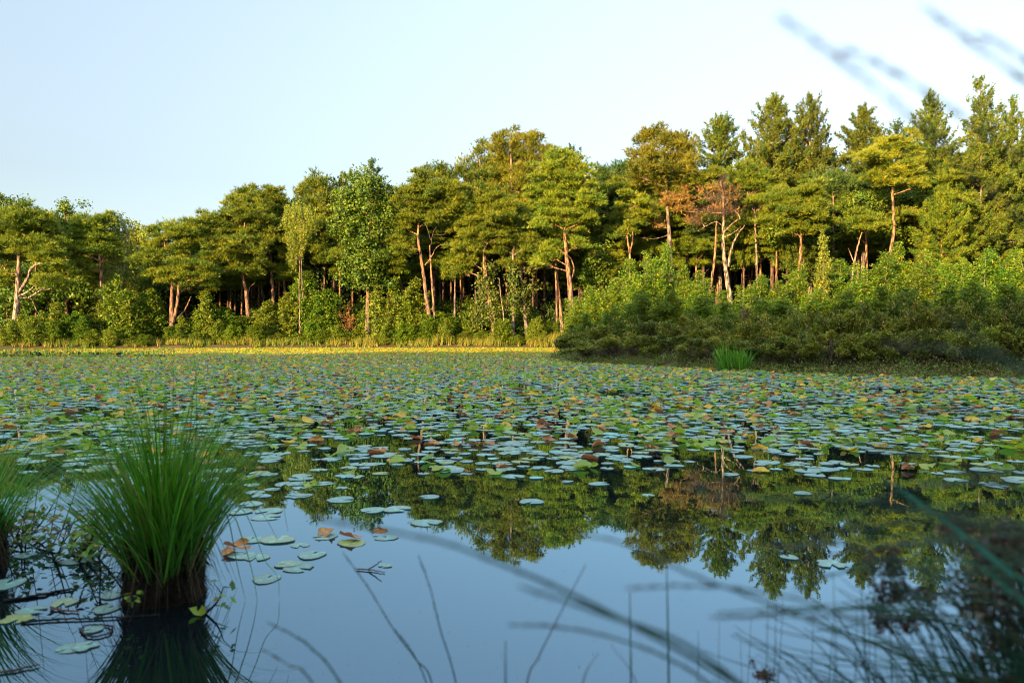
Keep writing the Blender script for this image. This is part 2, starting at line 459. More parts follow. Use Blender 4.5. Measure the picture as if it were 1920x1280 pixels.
# ------------------------------------------------------------------ the trees that can be told apart (pixel positions of the photograph on each tree's own plane)
lobe_tree('scots', 60, [([(27, 622), (31, 580), (33, 540), (36, 480), (38, 430), (36, 398)], 12, 4), ([(33, 552), (52, 522), (62, 500), (90, 489), (122, 487)], 8, 3),
          ([(34, 556), (50, 548), (68, 534)], 5, 2), ([(32, 514), (15, 512), (6, 498), (-6, 488)], 5, 2), ([(36, 558), (58, 560), (68, 580), (85, 606)], 2.5, 1)],
          [(38, 420, 62, 18), (18, 445, 45, 20), (62, 448, 50, 20), (95, 470, 40, 16), (35, 470, 55, 16), (4, 525, 25, 18), (98, 535, 38, 14), (75, 425, 35, 14), (-15, 470, 35, 25), (118, 508, 22, 10)],
          'broad pine with a pale forked trunk spreading over the sandy bank', wm='bark_pale')
lobe_tree('leaf', 69, [([(15, 600), (15, 420)], 8, 3)], [(12, 388, 36, 18), (-15, 400, 30, 20), (40, 402, 22, 14)], 'dark rounded tree crown rising behind the broad forked pine', cm='oak', name='leafy_tree', cat='leafy tree')
lobe_tree('leaf', 68, [([(125, 600), (124, 480), (122, 385)], 7, 2)], [(123, 385, 18, 14), (113, 405, 26, 18), (135, 405, 24, 20), (120, 435, 42, 20), (100, 440, 25, 25)],
          'leafy tree with a feathery pointed top above the forked pine', name='leafy_tree', cat='leafy tree', dens=1.5)
lobe_tree('leaf', 67, [([(68, 600), (68, 420)], 7, 3)], [(66, 405, 22, 15), (85, 415, 20, 15), (60, 425, 30, 15)], 'small dark crown between the rounded crown and the feathery topped tree', name='leafy_tree', cat='leafy tree', cm='oak')
lobe_tree('scots', 62, [([(190, 600), (191, 545), (188, 490), (186, 455), (188, 425)], 8, 4), ([(190, 502), (194, 494), (193, 484)], 4, 2)],
          [(188, 418, 30, 16), (160, 440, 30, 14), (195, 445, 30, 12), (178, 468, 32, 10), (206, 472, 20, 10), (148, 425, 22, 14), (140, 470, 28, 14), (150, 500, 25, 12)],
          'slim pine with a bare orange trunk forked below its flat crown', wm='bark_orange')
lobe_tree('weep', 63, [([(224, 585), (224, 562), (229, 520), (234, 498), (236, 480), (241, 455), (232, 420), (226, 402)], 4, 1.5)],
          [(222, 415, 12, 14), (234, 430, 18, 18), (215, 440, 18, 16), (238, 470, 20, 20), (215, 495, 18, 22), (240, 520, 20, 20), (205, 540, 18, 25)],
          'slender birch with a crooked pale stem beside the bare orange trunk', wm='bark_birch', dens=7)
lobe_tree('leaf', 68, [([(258, 600), (258, 440)], 5, 2)], [(258, 432, 22, 12), (272, 455, 25, 16), (250, 460, 25, 18)], 'pale leafy crown at the lowest dip of the forest skyline', name='leafy_tree', cat='leafy tree', cm='birch', dens=1.6)
lobe_tree('scots', 63, [([(322, 606), (322, 565), (324, 535), (327, 500), (313, 472), (307, 448)], 8, 3.5), ([(325, 604), (332, 572), (336, 535), (344, 505), (346, 480)], 8, 3), ([(333, 596), (347, 580), (358, 556)], 4, 2)],
          [(302, 436, 28, 14), (343, 438, 30, 14), (295, 462, 32, 13), (352, 466, 34, 14), (283, 490, 30, 12), (330, 512, 40, 11), (368, 502, 36, 12), (365, 535, 36, 11), (320, 530, 28, 9), (390, 520, 24, 10), (290, 515, 24, 8)],
          'three stemmed pine with layered flat crown over the bank', wm='bark_orange')
lobe_tree('scots', 65, [([(466, 604), (462, 550), (455, 515), (455, 470), (460, 400)], 8, 3), ([(464, 560), (468, 540), (478, 530)], 2.5, 1)],
          [(450, 392, 34, 16), (475, 405, 34, 16), (428, 415, 36, 16), (455, 430, 48, 16), (420, 445, 44, 14), (480, 450, 42, 15), (450, 468, 52, 14), (425, 485, 36, 12), (470, 492, 42, 12), (455, 510, 34, 9), (395, 430, 26, 14)],
          'dense wide pine with stacked green layers down to half its height')
lobe_tree('scots', 67, [([(513, 580), (510, 520), (506, 470), (503, 420), (502, 370)], 7, 3.5)],
          [(505, 365, 28, 12), (485, 378, 26, 12), (522, 385, 26, 14), (470, 372, 22, 12), (500, 402, 34, 11), (525, 412, 18, 10)], 'tall pine with a long straight bare orange trunk', wm='bark_orange')
lobe_tree('scots', 69, [([(494, 580), (491, 540), (487, 500), (480, 440)], 5, 3)], [(470, 395, 26, 14), (450, 378, 20, 12)], 'pine with a thin orange trunk close behind the long straight one', wm='bark_orange')
lobe_tree('scots', 68, [([(538, 575), (531, 520), (524, 480), (516, 430)], 6, 3)], [(535, 395, 24, 14), (512, 420, 22, 12), (530, 425, 22, 16)], 'pine with an orange trunk leaning towards the weeping birch', wm='bark_orange')
lobe_tree('weep', 64, [([(562, 575), (561, 540), (563, 480), (563, 400)], 2.4, 1.2), ([(567, 560), (566, 510), (565, 475)], 2.6, 1.5)],
          [(560, 392, 22, 12), (545, 408, 22, 20), (575, 410, 22, 20), (560, 430, 24, 20), (558, 455, 16, 16), (550, 480, 14, 14)], 'pale weeping birch with hanging sprays and twin slender stems', wm='bark_grey', dens=9)
lobe_tree('spiky', 70, [([(590, 600), (590, 340)], 9, 3)], [(600, 345, 24, 14), (576, 358, 18, 10), (606, 368, 30, 14), (580, 380, 30, 14), (595, 400, 34, 18), (558, 362, 14, 8)], 'open topped pine rising behind the weeping birch', wm='bark_grey')
lobe_tree('leaf', 65, [([(690, 600), (690, 520), (692, 440), (700, 380)], 9, 3), ([(691, 470), (699, 440), (699, 410)], 3, 1.5)],
          [(698, 352, 38, 16), (665, 352, 26, 14), (725, 362, 24, 16), (650, 385, 28, 18), (690, 388, 44, 20), (660, 420, 34, 18), (705, 430, 38, 22), (670, 455, 36, 18), (695, 480, 36, 20), (665, 505, 34, 20), (690, 525, 40, 18), (725, 400, 22, 20), (640, 430, 26, 16)],
          'large round leafed tree with the broadest dense crown in the row', name='leafy_tree', cat='leafy tree')
conifer(73, 697, (697, 304), 350, 16, 'small thin spire poking out above the broad leafy crown', cm='spruce', name='fir_tree', m=18)
conifer(74, 657, (657, 322), 350, 20, 'low ragged conifer tip beside the thin spire', cm='corsican', m=18)
conifer(72, 640, (642, 334), 362, 18, 'short conifer tip over the open topped pine', m=18)
lobe_tree('scots', 65, [([(806, 608), (798, 545), (791, 490), (784, 440), (790, 370)], 8, 4), ([(815, 608), (812, 560), (808, 500), (806, 460)], 6, 3), ([(797, 497), (808, 483), (818, 465), (828, 458)], 2.5, 1.2), ([(784, 476), (765, 478)], 1.4, .7)],
          [(795, 352, 34, 14), (765, 378, 30, 16), (800, 380, 42, 18), (832, 375, 26, 18), (775, 410, 30, 14), (748, 425, 22, 12), (812, 410, 34, 16), (752, 452, 22, 12), (762, 476, 18, 9)],
          'leaning pine with a bare orange trunk beside the broad leafy crown', wm='bark_orange', extra=[('dead_twigs', [([(808, 460), (815, 430), (838, 418)], 1.5, .7), ([(808, 450), (800, 425), (790, 415)], 1.5, .7), ([(812, 440), (832, 440), (845, 425)], 1.3, .6), ([(812, 436), (825, 412)], 1.2, .6)], 'wood', 'twig')])
lobe_tree('spiky', 71, [([(825, 600), (825, 330)], 8, 3)], [(822, 322, 20, 10), (800, 330, 14, 10), (840, 338, 22, 12), (786, 338, 9, 16), (822, 352, 30, 14)], 'tousled pine top behind the leaning pine', wm='bark_grey')
lobe_tree('spiky', 71, [([(962, 620), (960, 400), (958, 260)], 13, 4)],
          [(955, 258, 34, 16), (985, 268, 30, 16), (930, 275, 22, 14), (965, 292, 44, 18), (1008, 290, 28, 18), (945, 322, 44, 18), (985, 330, 42, 20), (1025, 305, 20, 14), (975, 362, 46, 18), (975, 392, 30, 16), (940, 355, 30, 14)],
          'great open crowned pine forming the rounded summit of the skyline', cm='golden', dens=1.6, wm='bark_grey')
lobe_tree('spiky', 72, [([(900, 610), (900, 300)], 9, 3)], [(902, 282, 12, 16), (890, 302, 18, 12), (915, 308, 18, 12), (885, 325, 26, 12), (905, 338, 34, 14), (862, 322, 13, 12), (860, 345, 20, 12)], 'ragged pine with sky showing through beside the great rounded summit', dens=1.5, wm='bark_grey')
lobe_tree('scots', 64.8, [([(928, 622), (918, 570), (911, 520), (908, 470), (911, 420), (905, 380)], 10, 4), ([(910, 462), (892, 466), (878, 475)], 3, 1.5)],
          [(890, 368, 34, 13), (922, 378, 32, 14), (950, 392, 26, 14), (878, 392, 32, 13), (925, 408, 42, 14), (885, 420, 30, 12), (900, 440, 42, 12), (945, 425, 28, 12), (875, 465, 32, 11), (925, 452, 34, 11), (868, 490, 22, 11), (865, 510, 16, 9)],
          'pine with ivy leaves up its orange trunk and a wide layered crown', wm='bark_orange', extra=[('ivy', [(915, 500, 14, 14), (905, 530, 16, 16), (922, 545, 16, 18), (908, 568, 18, 18), (902, 595, 16, 14), (925, 590, 12, 16)], 'leaf', 'ivy')])
lobe_tree('scots', 66, [([(852, 618), (853, 560), (854, 500)], 5, 3)], [(852, 500, 22, 11), (845, 520, 18, 9), (864, 485, 20, 9)], 'small grey stemmed pine under the wide layered crown', wm='bark_grey')
lobe_tree('scots', 65, [([(962, 618), (963, 560), (962, 480), (966, 450)], 8, 4)], [(965, 452, 26, 13), (945, 470, 20, 10), (990, 452, 22, 12), (965, 500, 16, 9), (1005, 462, 18, 8)], 'ivy clad pine stem next to the thin bare pole', wm='bark_grey',
          extra=[('ivy', [(962, 520, 10, 18), (964, 548, 9, 18), (962, 575, 8, 16)], 'leaf', 'ivy')])
lobe_tree('scots', 65.5, [([(987, 612), (981, 560), (976, 500), (974, 470)], 7, 4), ([(977, 510), (985, 490), (990, 476)], 3, 1.5)], [(1000, 490, 22, 9), (984, 472, 22, 10), (1022, 500, 24, 7)], 'second ivy clad pine stem with a short fork', wm='bark_grey',
          extra=[('ivy', [(985, 540, 8, 16), (994, 528, 8, 16), (984, 575, 8, 14)], 'leaf', 'ivy')])
o = empty('bare_pole', P(945, 622, 64), 'thin bare pale sapling pole leaning in the dark gap', 'dead tree')
b0 = np.array(o.location)
build('trunk', [(lambda r: (r[0] - b0, r[1], None))(tube(smooth_line([P(946, 632, 64), P(944, 590, 64), P(939, 555, 64), P(936, 522, 64.2)], 5), [.055, .03], 6))], M['bark_pale'], o, True)
lobe_tree('scots', 63.5, [([(1072, 596), (1069, 540), (1063, 490), (1060, 455), (1059, 410), (1056, 330)], 11, 3.5), ([(1067, 530), (1076, 508), (1072, 488), (1064, 478)], 4.5, 2), ([(1062, 478), (1046, 466)], 3, 1.5), ([(1070, 560), (1080, 556)], 1.2, .6), ([(1069, 545), (1084, 540)], 1.2, .6)],
          [(1058, 300, 22, 10), (1035, 315, 26, 10), (1078, 318, 24, 10), (1055, 335, 42, 11), (1028, 350, 26, 9), (1085, 348, 30, 10), (1058, 368, 48, 10), (1025, 385, 26, 9), (1090, 385, 34, 9), (1055, 402, 46, 9), (1030, 418, 24, 8), (1092, 415, 30, 9), (1065, 432, 30, 8), (1026, 482, 22, 7), (1020, 497, 22, 6), (1085, 462, 16, 9)],
          'tall tiered pine with a looped side limb on its orange trunk', wm='bark_orange', dens=2.3)
lobe_tree('scots', 64.5, [([(1054, 618), (1049, 560), (1042, 500), (1041, 468)], 7, 4), ([(1044, 618), (1044, 560), (1042, 505)], 5, 4)], [(1042, 462, 18, 7), (1030, 470, 20, 6)], 'close pair of leaning orange stems at the foot of the tiered pine', wm='bark_orange')
conifer(72, 1068, (1068, 279), 420, 42, 'pointed conifer close behind the tiered pine', cm='spruce')
lobe_tree('leaf', 67, [([(1112, 600), (1112, 480)], 6, 3)], [(1120, 478, 30, 18), (1140, 500, 24, 20), (1110, 510, 26, 18), (1128, 535, 32, 22), (1105, 555, 24, 20), (1095, 585, 20, 18)], 'dark round oak under the trees next to the tiered pine', dens=2.3)
lobe_tree('spiky', 72, [([(1140, 600), (1140, 340)], 9, 3)], [(1135, 330, 26, 13), (1160, 325, 22, 13), (1150, 355, 32, 16), (1118, 345, 18, 16), (1140, 385, 38, 18)], 'dark bluish pine filling the dip before the golden pine', cm='spruce', wm='bark_grey')
lobe_tree('scots', 65, [([(1181, 505), (1180, 470), (1176, 440), (1180, 395)], 5, 2.5), ([(1180, 478), (1186, 450), (1186, 420)], 4, 2)], [(1188, 388, 28, 8), (1165, 396, 14, 7), (1176, 432, 16, 9), (1195, 415, 22, 10), (1163, 440, 12, 8), (1205, 400, 20, 8)], 'small twin stemmed pine with a flat bright crown', wm='bark_orange')
lobe_tree('spiky', 66, [([(1259, 560), (1257, 500), (1254, 430), (1250, 370), (1245, 260)], 12, 3), ([(1255, 430), (1240, 425), (1225, 418), (1210, 425)], 2.2, 1), ([(1254, 440), (1230, 447), (1200, 446)], 2, .8)],
          [(1236, 250, 24, 14), (1262, 258, 24, 16), (1212, 262, 18, 14), (1245, 282, 46, 18), (1280, 290, 26, 18), (1205, 295, 26, 16), (1240, 315, 52, 18), (1285, 322, 26, 16), (1215, 335, 30, 14), (1255, 345, 36, 14), (1195, 330, 14, 10)],
          'golden green pine with brown dead boughs under its dense crown', cm='golden', wm='bark_grey', dens=1.7,
          extra=[('dead_boughs', [(1272, 372, 22, 14), (1262, 395, 20, 12), (1232, 428, 14, 6), (1282, 395, 12, 12), (1224, 412, 8, 8)], 'scots', 'brown')])
lobe_tree('scots', 65, [([(1371, 600), (1368, 555), (1361, 510), (1356, 460), (1357, 400), (1352, 335)], 11, 4), ([(1366, 500), (1370, 470), (1380, 445), (1396, 422)], 6, 3), ([(1357, 436), (1372, 420), (1388, 410)], 3, 1.2), ([(1358, 445), (1376, 436), (1390, 424)], 2.5, 1),
           ([(1356, 425), (1340, 416), (1308, 434)], 2.2, 1), ([(1356, 400), (1330, 398), (1288, 397)], 2.6, 1), ([(1352, 375), (1325, 372), (1290, 380)], 1.6, .7), ([(1354, 360), (1338, 340), (1326, 335)], 1.5, .7), ([(1353, 350), (1362, 335), (1368, 328)], 1.5, .7), ([(1352, 345), (1350, 325)], 1.8, .8)],
          [(1352, 350, 18, 12), (1335, 372, 28, 12), (1368, 372, 24, 14), (1325, 395, 24, 12), (1378, 395, 20, 12), (1308, 415, 12, 12), (1352, 395, 22, 10)],
          'dying pine with a bare rusty brown crown and dead side branches', name='dying_pine_tree', cat='pine tree', wm='bark_pale', cm='brown', dens=2.0, m=7, cr=.6, cz=.5, extra=[('bare_twigs', [(1352, 350, 20, 14), (1335, 372, 28, 13), (1368, 372, 24, 14), (1322, 395, 28, 14), (1378, 395, 22, 13), (1302, 412, 16, 14), (1352, 395, 24, 12), (1352, 332, 12, 8)], 'twigs', 'twig')], crown_label='thin rusty brown dead needles and twigs')
lobe_tree('scots', 66, [([(1330, 560), (1338, 500), (1342, 450), (1344, 390)], 6, 3.5)], [(1325, 335, 28, 9), (1300, 345, 22, 9)], 'pine with a slim yellowish trunk just beside the dying pine', wm='bark_orange')
lobe_tree('scots', 68, [([(1420, 540), (1418, 480), (1415, 400)], 6, 4)], [(1385, 322, 26, 10), (1408, 335, 30, 11), (1430, 350, 28, 13), (1400, 352, 28, 10), (1450, 375, 26, 14), (1425, 385, 30, 13), (1415, 415, 26, 10), (1445, 405, 24, 12)], 'bright green pine spreading behind the top of the dying pine', wm='bark_grey')
conifer(72, 1352, (1352, 220), 318, 42, 'short pointed conifer standing over the dying pine', nw=9)
conifer(71, 1450, (1452, 182), 360, 58, 'thick pointed conifer towering over the rounded pine', nw=15)
conifer(71.5, 1518, (1518, 182), 375, 66, 'airy pointed conifer with sky through its boughs', nw=14, gap=.12)
lobe_tree('scots', 63, [([(1494, 560), (1499, 500), (1502, 450), (1504, 400)], 8, 3)], [(1480, 368, 34, 10), (1515, 372, 34, 10), (1535, 390, 26, 12), (1495, 388, 46, 12), (1465, 385, 22, 10), (1500, 408, 42, 11), (1540, 412, 20, 10), (1488, 438, 28, 8), (1510, 432, 26, 8), (1478, 420, 24, 9)],
          'rounded mushroom shaped pine in front of the dark gap', wm='bark_orange', dens=2.6)
conifer(70, 1615, (1617, 205), 340, 46, 'pointed conifer with a stepped outline before the orange trunked pine', nw=11)
conifer(74, 1682, (1682, 234), 290, 26, 'small dark conifer tip low between two tall ones', cm='spruce', m=18)
lobe_tree('scots', 64, [([(1664, 530), (1668, 480), (1676, 430), (1674, 380), (1672, 300)], 8, 4)], [(1665, 275, 26, 12), (1690, 290, 26, 12), (1645, 298, 28, 12), (1675, 312, 42, 12), (1700, 325, 28, 13), (1645, 330, 28, 11), (1680, 345, 38, 10), (1715, 350, 24, 10)],
          'pine with a glowing orange trunk bare to mid height above the thicket', wm='bark_orange')
conifer(70, 1745, (1745, 178), 400, 58, 'tall conifer with a rounded tip next to the tallest one', nw=15)
conifer(69, 1842, (1838, 150), 470, 72, 'tallest conifer of the whole skyline', nw=19, gap=.08)
conifer(70, 1899, (1900, 188), 500, 56, 'tall conifer just beyond the tallest one', nw=18, gap=.08)
conifer(69, 1950, (1950, 200), 500, 56, 'tall conifer at the edge of the view past the tallest one', nw=18)
conifer(64, 1765, (1765, 366), 520, 46, 'young bushy green pine conical down to the thicket', cm='scots', wm='bark_orange', nw=12, prof=.55, m=36)
lobe_tree('scots', 64, [([(1597, 540), (1602, 490), (1610, 455), (1618, 430)], 5, 2.5), ([(1601, 492), (1594, 475), (1590, 465)], 2, 1)], [(1620, 412, 26, 8), (1645, 425, 24, 9), (1600, 425, 22, 9), (1630, 432, 30, 7)], 'low flat topped pine with a pale slanting stem', wm='bark_pale')
lobe_tree('leaf', 67, [([(1625, 540), (1623, 440), (1612, 380)], 6, 3)], [(1610, 375, 30, 16), (1590, 395, 22, 16), (1630, 395, 24, 16), (1605, 425, 26, 16), (1575, 430, 18, 20)], 'thin leafed tree crowded behind the low flat topped pine', name='leafy_tree', cat='leafy tree', dens=1.6, wm='bark_orange')
lobe_tree('spiky', 69, [([(1562, 560), (1562, 340)], 8, 4)], [(1555, 335, 34, 14), (1585, 345, 34, 14), (1560, 362, 40, 12), (1540, 350, 24, 12)], 'dark spreading pine between the airy conifer and the stepped one', cm='spruce', wm='bark_grey')
lobe_tree('scots', 67, [([(1802, 540), (1804, 440), (1804, 380)], 4, 2)], [(1800, 420, 26, 16), (1815, 450, 24, 16), (1795, 470, 22, 16)], 'thin young pine below the tallest conifer', wm='bark_orange', dens=1.4)

# ------------------------------------------------------------------ rows deeper in the wood: copies of a few prototypes
SKY = np.array([(-200, 380), (0, 385), (60, 400), (125, 385), (190, 412), (225, 412), (260, 432), (300, 438), (340, 436), (400, 395), (460, 372), (505, 362), (540, 378), (590, 340), (690, 338), (740, 352), (795, 330), (860, 328), (900, 290), (960, 255),
                (1030, 288), (1070, 300), (1110, 330), (1160, 325), (1200, 270), (1240, 250), (1290, 285), (1320, 325), (1352, 280), (1400, 320), (1450, 260), (1518, 270), (1560, 310), (1615, 275), (1650, 290), (1745, 250), (1800, 270), (1838, 230), (1900, 260), (2100, 260)], float)
def proto_pine(name, kind, H, cm, wm):
    b = np.array([0., 0, 0])
    nl = 9 if kind != 'cone' else 0
    if kind == 'cone':
        w, c = conifer_at(b, H, H * .42, 2.4, nw=12, m=34)
    else:
        L = [(np.array([rng.normal(0, 1.1), rng.normal(0, 1.0), H * rng.uniform(.58, .93)]), np.array([1.6, 1.4, .75]) * rng.uniform(.75, 1.15)) for _ in range(nl)]
        c, C = (crown_scots if kind == 'scots' else crown_leaf)(L, m=50 if kind == 'scots' else 80)
        ax = smooth_line([b - np.array([0, 0, .2]), np.array([rng.normal(0, .25), 0, H * .45]), np.array([0, 0, H * .9])], 6)
        w = [tube(ax, [.17, .12, .05], 7)]
        for cc, r in L:
            i = int(np.argmin(np.abs(ax[:, 2] - cc[2] + .8))); w.append(tube(np.array([ax[i], (ax[i] + cc) / 2 - np.array([0, 0, .15]), cc]), [.05, .02], 4))
        for _ in range(6):
            z = rng.uniform(.2, .5) * H; an = rng.uniform(0, 6.28); a = np.array([np.interp(z, ax[:, 2], ax[:, k]) for k in range(3)])
            w.append(tube(np.array([a, a + np.array([math.cos(an), math.sin(an), .15]) * rng.uniform(.4, 1.1)]), [.02, .006], 4))
    return finish_tree(name, 'pine tree' if kind != 'leaf' else 'leafy tree', 'x x x x', b, w, c, M[wm], M[cm])
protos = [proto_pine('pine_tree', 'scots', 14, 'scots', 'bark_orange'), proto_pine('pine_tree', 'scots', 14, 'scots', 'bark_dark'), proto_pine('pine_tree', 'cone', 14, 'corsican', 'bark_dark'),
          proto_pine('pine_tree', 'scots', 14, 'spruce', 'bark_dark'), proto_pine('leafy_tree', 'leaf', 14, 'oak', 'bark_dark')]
LAB = ['slim orange stemmed pine standing deeper in the dark wood', 'slim dull stemmed pine standing deeper in the dark wood', 'pointed pine standing deeper in the dark wood', 'dark needled pine standing deeper in the dark wood', 'leafy tree crowding between the pines deeper in the wood']
used = [False] * 5
def put_back(i, x, y, H, s):
    loc = (x, y, gz(x, y)); r = protos[i]; lab = LAB[i]; grp = 'trees deeper in the wood'
    if not used[i]:
        used[i] = True; r.location = loc; r.rotation_euler = (0, 0, rng.uniform(0, 6.28)); r.scale = (s, s, H / 14); tag(r, lab, None, grp)
    else: dup(r, loc, rng.uniform(0, 6.28), (s, s, H / 14), lab, grp)
for D, x0, x1, n, drop in ((70, -20, 1960, 30, 50), (75, -40, 1980, 36, 22), (82, -40, 1980, 38, 10), (90, -60, 2000, 44, 5)):
    for k in range(n):
        px = x0 + (x1 - x0) * (k + rng.uniform(.15, .85)) / n
        top = np.interp(px, SKY[:, 0], SKY[:, 1]) + drop + rng.uniform(0, 35)
        p = P(px, top, D + rng.uniform(-1.5, 2.5))
        i = int(rng.choice(5, p=[.10, .34, .14, .20, .22])) if px > 420 else int(rng.choice(5, p=[.15, .15, .1, .2, .4]))
        put_back(i, p[0], p[1], p[2] - gz(p[0], p[1]), rng.uniform(1.0, 1.4))
# thin trunks seen in the dark gap between the golden pine and the rounded pine
for px, d, H in ((1285, 70, 12), (1305, 69, 11), (1318, 72, 12), (1395, 70, 11), (1426, 70, 12), (1456, 69, 13), (1474, 70, 12), (1275, 73, 13), (1410, 74, 13), (1345, 74, 12), (440, 69, 8), (427, 68, 8), (600, 73, 12), (620, 72, 12), (845, 70, 12), (985, 71, 12), (1000, 69, 11), (870, 73, 12)):
    p = P(px, 560, d); put_back(int(rng.integers(0, 2)), p[0], p[1], H * rng.uniform(.95, 1.1), .75)

for px in (300, 345, 410, 436, 448, 478, 486, 520, 545, 608, 632, 655, 742, 760, 832, 862, 892, 948, 1008, 1022, 1090, 1100, 1160, 1215):
    p = P(px + rng.uniform(-6, 6), 560, rng.uniform(66.5, 70)); top = np.interp(px, SKY[:, 0], SKY[:, 1]) + rng.uniform(60, 120)
    put_back(int(rng.random() < .35), p[0], p[1], P(px, top, p[1])[2] - gz(p[0], p[1]), .62)

# understorey bushes under the canopy
def bush_proto(label, H, r, mat, n=60, size=.13):
    L = [(np.array([rng.normal(0, r * .45), rng.normal(0, r * .45), rng.uniform(.25, .85) * H]), np.array([r * .6, r * .6, H * .2])) for _ in range(9)]
    c, C = crown_leaf(L, m=n, size=size)
    w = []
    for cc, _ in L[:6]:
        w.append(tube(smooth_line([(rng.normal(0, .1), rng.normal(0, .1), -.15), cc * np.array([.5, .5, .5]), cc], 4), [.04, .012], 5))
    b = np.zeros(3); o = empty('understorey_bush', b, label, 'bush', 'bushes under the trees')
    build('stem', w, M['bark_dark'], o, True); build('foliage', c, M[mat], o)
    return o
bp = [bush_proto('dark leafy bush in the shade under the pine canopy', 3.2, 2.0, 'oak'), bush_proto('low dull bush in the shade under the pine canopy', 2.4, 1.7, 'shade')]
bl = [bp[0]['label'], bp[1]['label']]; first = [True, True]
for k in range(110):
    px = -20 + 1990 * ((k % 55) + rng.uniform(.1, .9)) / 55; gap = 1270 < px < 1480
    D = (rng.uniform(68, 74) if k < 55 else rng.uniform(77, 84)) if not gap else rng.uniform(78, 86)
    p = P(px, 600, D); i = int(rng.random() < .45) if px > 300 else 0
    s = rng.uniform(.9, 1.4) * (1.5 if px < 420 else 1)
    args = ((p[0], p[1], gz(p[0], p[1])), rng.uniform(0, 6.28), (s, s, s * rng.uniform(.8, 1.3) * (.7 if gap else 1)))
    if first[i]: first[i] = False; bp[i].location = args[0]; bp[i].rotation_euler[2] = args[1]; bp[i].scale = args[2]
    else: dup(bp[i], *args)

# far wood that closes the view between the trunks, and the wood on the near shore that shades the pond: each reads as one mass
def woodland(label, spots, mat, name='woodland'):
    ch, trunks = [], []
    for x, y, H in spots:
        z = gz(x, y)
        L = [(np.array([x + rng.normal(0, 1.3), y + rng.normal(0, 1.3), z + H * q]), np.array([2.3, 2.0, H * .09])) for q in np.linspace(.02, .93, 11)]
        c, C = crown_leaf(L, dens=3.0, cr=.8, cz=.7, m=40, size=.6); ch += c
        v, f, t = tube(np.array([(x, y, z - .3), (x, y, z + H * .9)]), [.2, .06], 6); ch.append((v, f, None))
    return tag(build(name, ch, M[mat]), label, 'woodland', None, 'stuff')
sp = []
for k in range(116):
    px = -80 + 2080 * k / 115; D = rng.uniform(97, 106) if k % 2 else rng.uniform(107, 116)
    p = P(px, np.interp(px, SKY[:, 0], SKY[:, 1]) + 30 + rng.uniform(0, 40), D); sp.append((p[0], p[1], p[2] - gz(p[0], p[1])))
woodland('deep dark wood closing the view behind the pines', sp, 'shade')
sp = []
for k, x in enumerate(np.arange(-112, 18, 1.7)):
    Hh = np.interp(x, [-112, -52, -42, -28, 14], [12.7, 12.7, 13.6, 14.6, 14.6]) + rng.normal(0, .35)
    sp.append((x + rng.uniform(-.5, .5), -13 + (1.6 if k % 2 else -1.6) + rng.uniform(-.5, .5), Hh))
woodland('wood on the near shore whose long shadow covers the pond', sp, 'oak')
# ------------------------------------------------------------------ saplings and shrubs
def sapling_proto(name, H, r, ns, mat, bk, nl=1500, size=.075, droop=0., fork=.5):
    """several thin stems with leafy side twigs; unit height H"""
    b = np.zeros(3); w, cs, ns_, ts = [], [], [], []
    for k in range(ns):
        an = rng.uniform(0, 2 * PI); rr = r * rng.uniform(.05, .55); h = H * rng.uniform(.55, 1.0) if k else H
        if k == 0: rr *= .25
        base = np.array([math.cos(an), math.sin(an), 0]) * rr * .35 + np.array([0, 0, -.15])
        tip = np.array([math.cos(an) * rr, math.sin(an) * rr, h])
        s = smooth_line([base, (base + tip) / 2 + np.append(rng.normal(0, .06 * H * .3, 2), 0), tip], 6)
        w.append(tube(s, [.022, .012, .004], 5))
        nt = int(13 * h / H) + 5
        for q in np.linspace(.14, 1, nt):
            a = np.array([np.interp(q, np.linspace(0, 1, len(s)), s[:, j]) for j in range(3)])
            L = r * (.62 * (1 - q) ** .7 + .10) * rng.uniform(.5, 1.25)
            for _ in range(3):
                ph = rng.uniform(0, 2 * PI); el = rng.uniform(.1, .9)
                d = np.array([math.cos(ph) * math.cos(el), math.sin(ph) * math.cos(el), math.sin(el)])
                m = max(5, int(nl / (ns * nt * 3)))
                u = rng.uniform(.1, 1, m)[:, None]
                cs.append(a + d * L * u + np.array([0, 0, -1.]) * droop * L * u ** 2 + rng.normal(0, .06, (m, 3)))
                ns_.append(rng.normal(size=(m, 3)) + np.array([0, 0, .4])); ts.append(np.full(m, np.clip(rng.normal(.45, .28), 0, 1)))
                if rng.random() < .35: w.append(tube(np.array([a, a + d * L * .7]), [.006, .002], 3))
    o = empty(name, b)
    build('stem', w, M[bk], o, True)
    build('foliage', [leaves(np.concatenate(cs), np.concatenate(ns_), size, np.concatenate(ts), .62)], M[mat], o)
    return o

class Stock:
    """first placement moves the prototype, later ones copy it"""
    def __init__(s, protos): s.p = protos; s.used = [False] * len(protos)
    def put(s, i, loc, rz, scale, label, cat, group=None):
        i %= len(s.p); r = s.p[i]
        if not s.used[i]:
            s.used[i] = True; r.location = [float(q) for q in loc]; r.rotation_euler = (0, 0, rz); r.scale = scale
        else: r = dup(r, loc, rz, scale)
        return tag(r, label, cat, group)

def top_at(px, py, D):
    p = P(px, py, D); z = gz(p[0], p[1]); return (p[0], p[1], z), p[2] - z

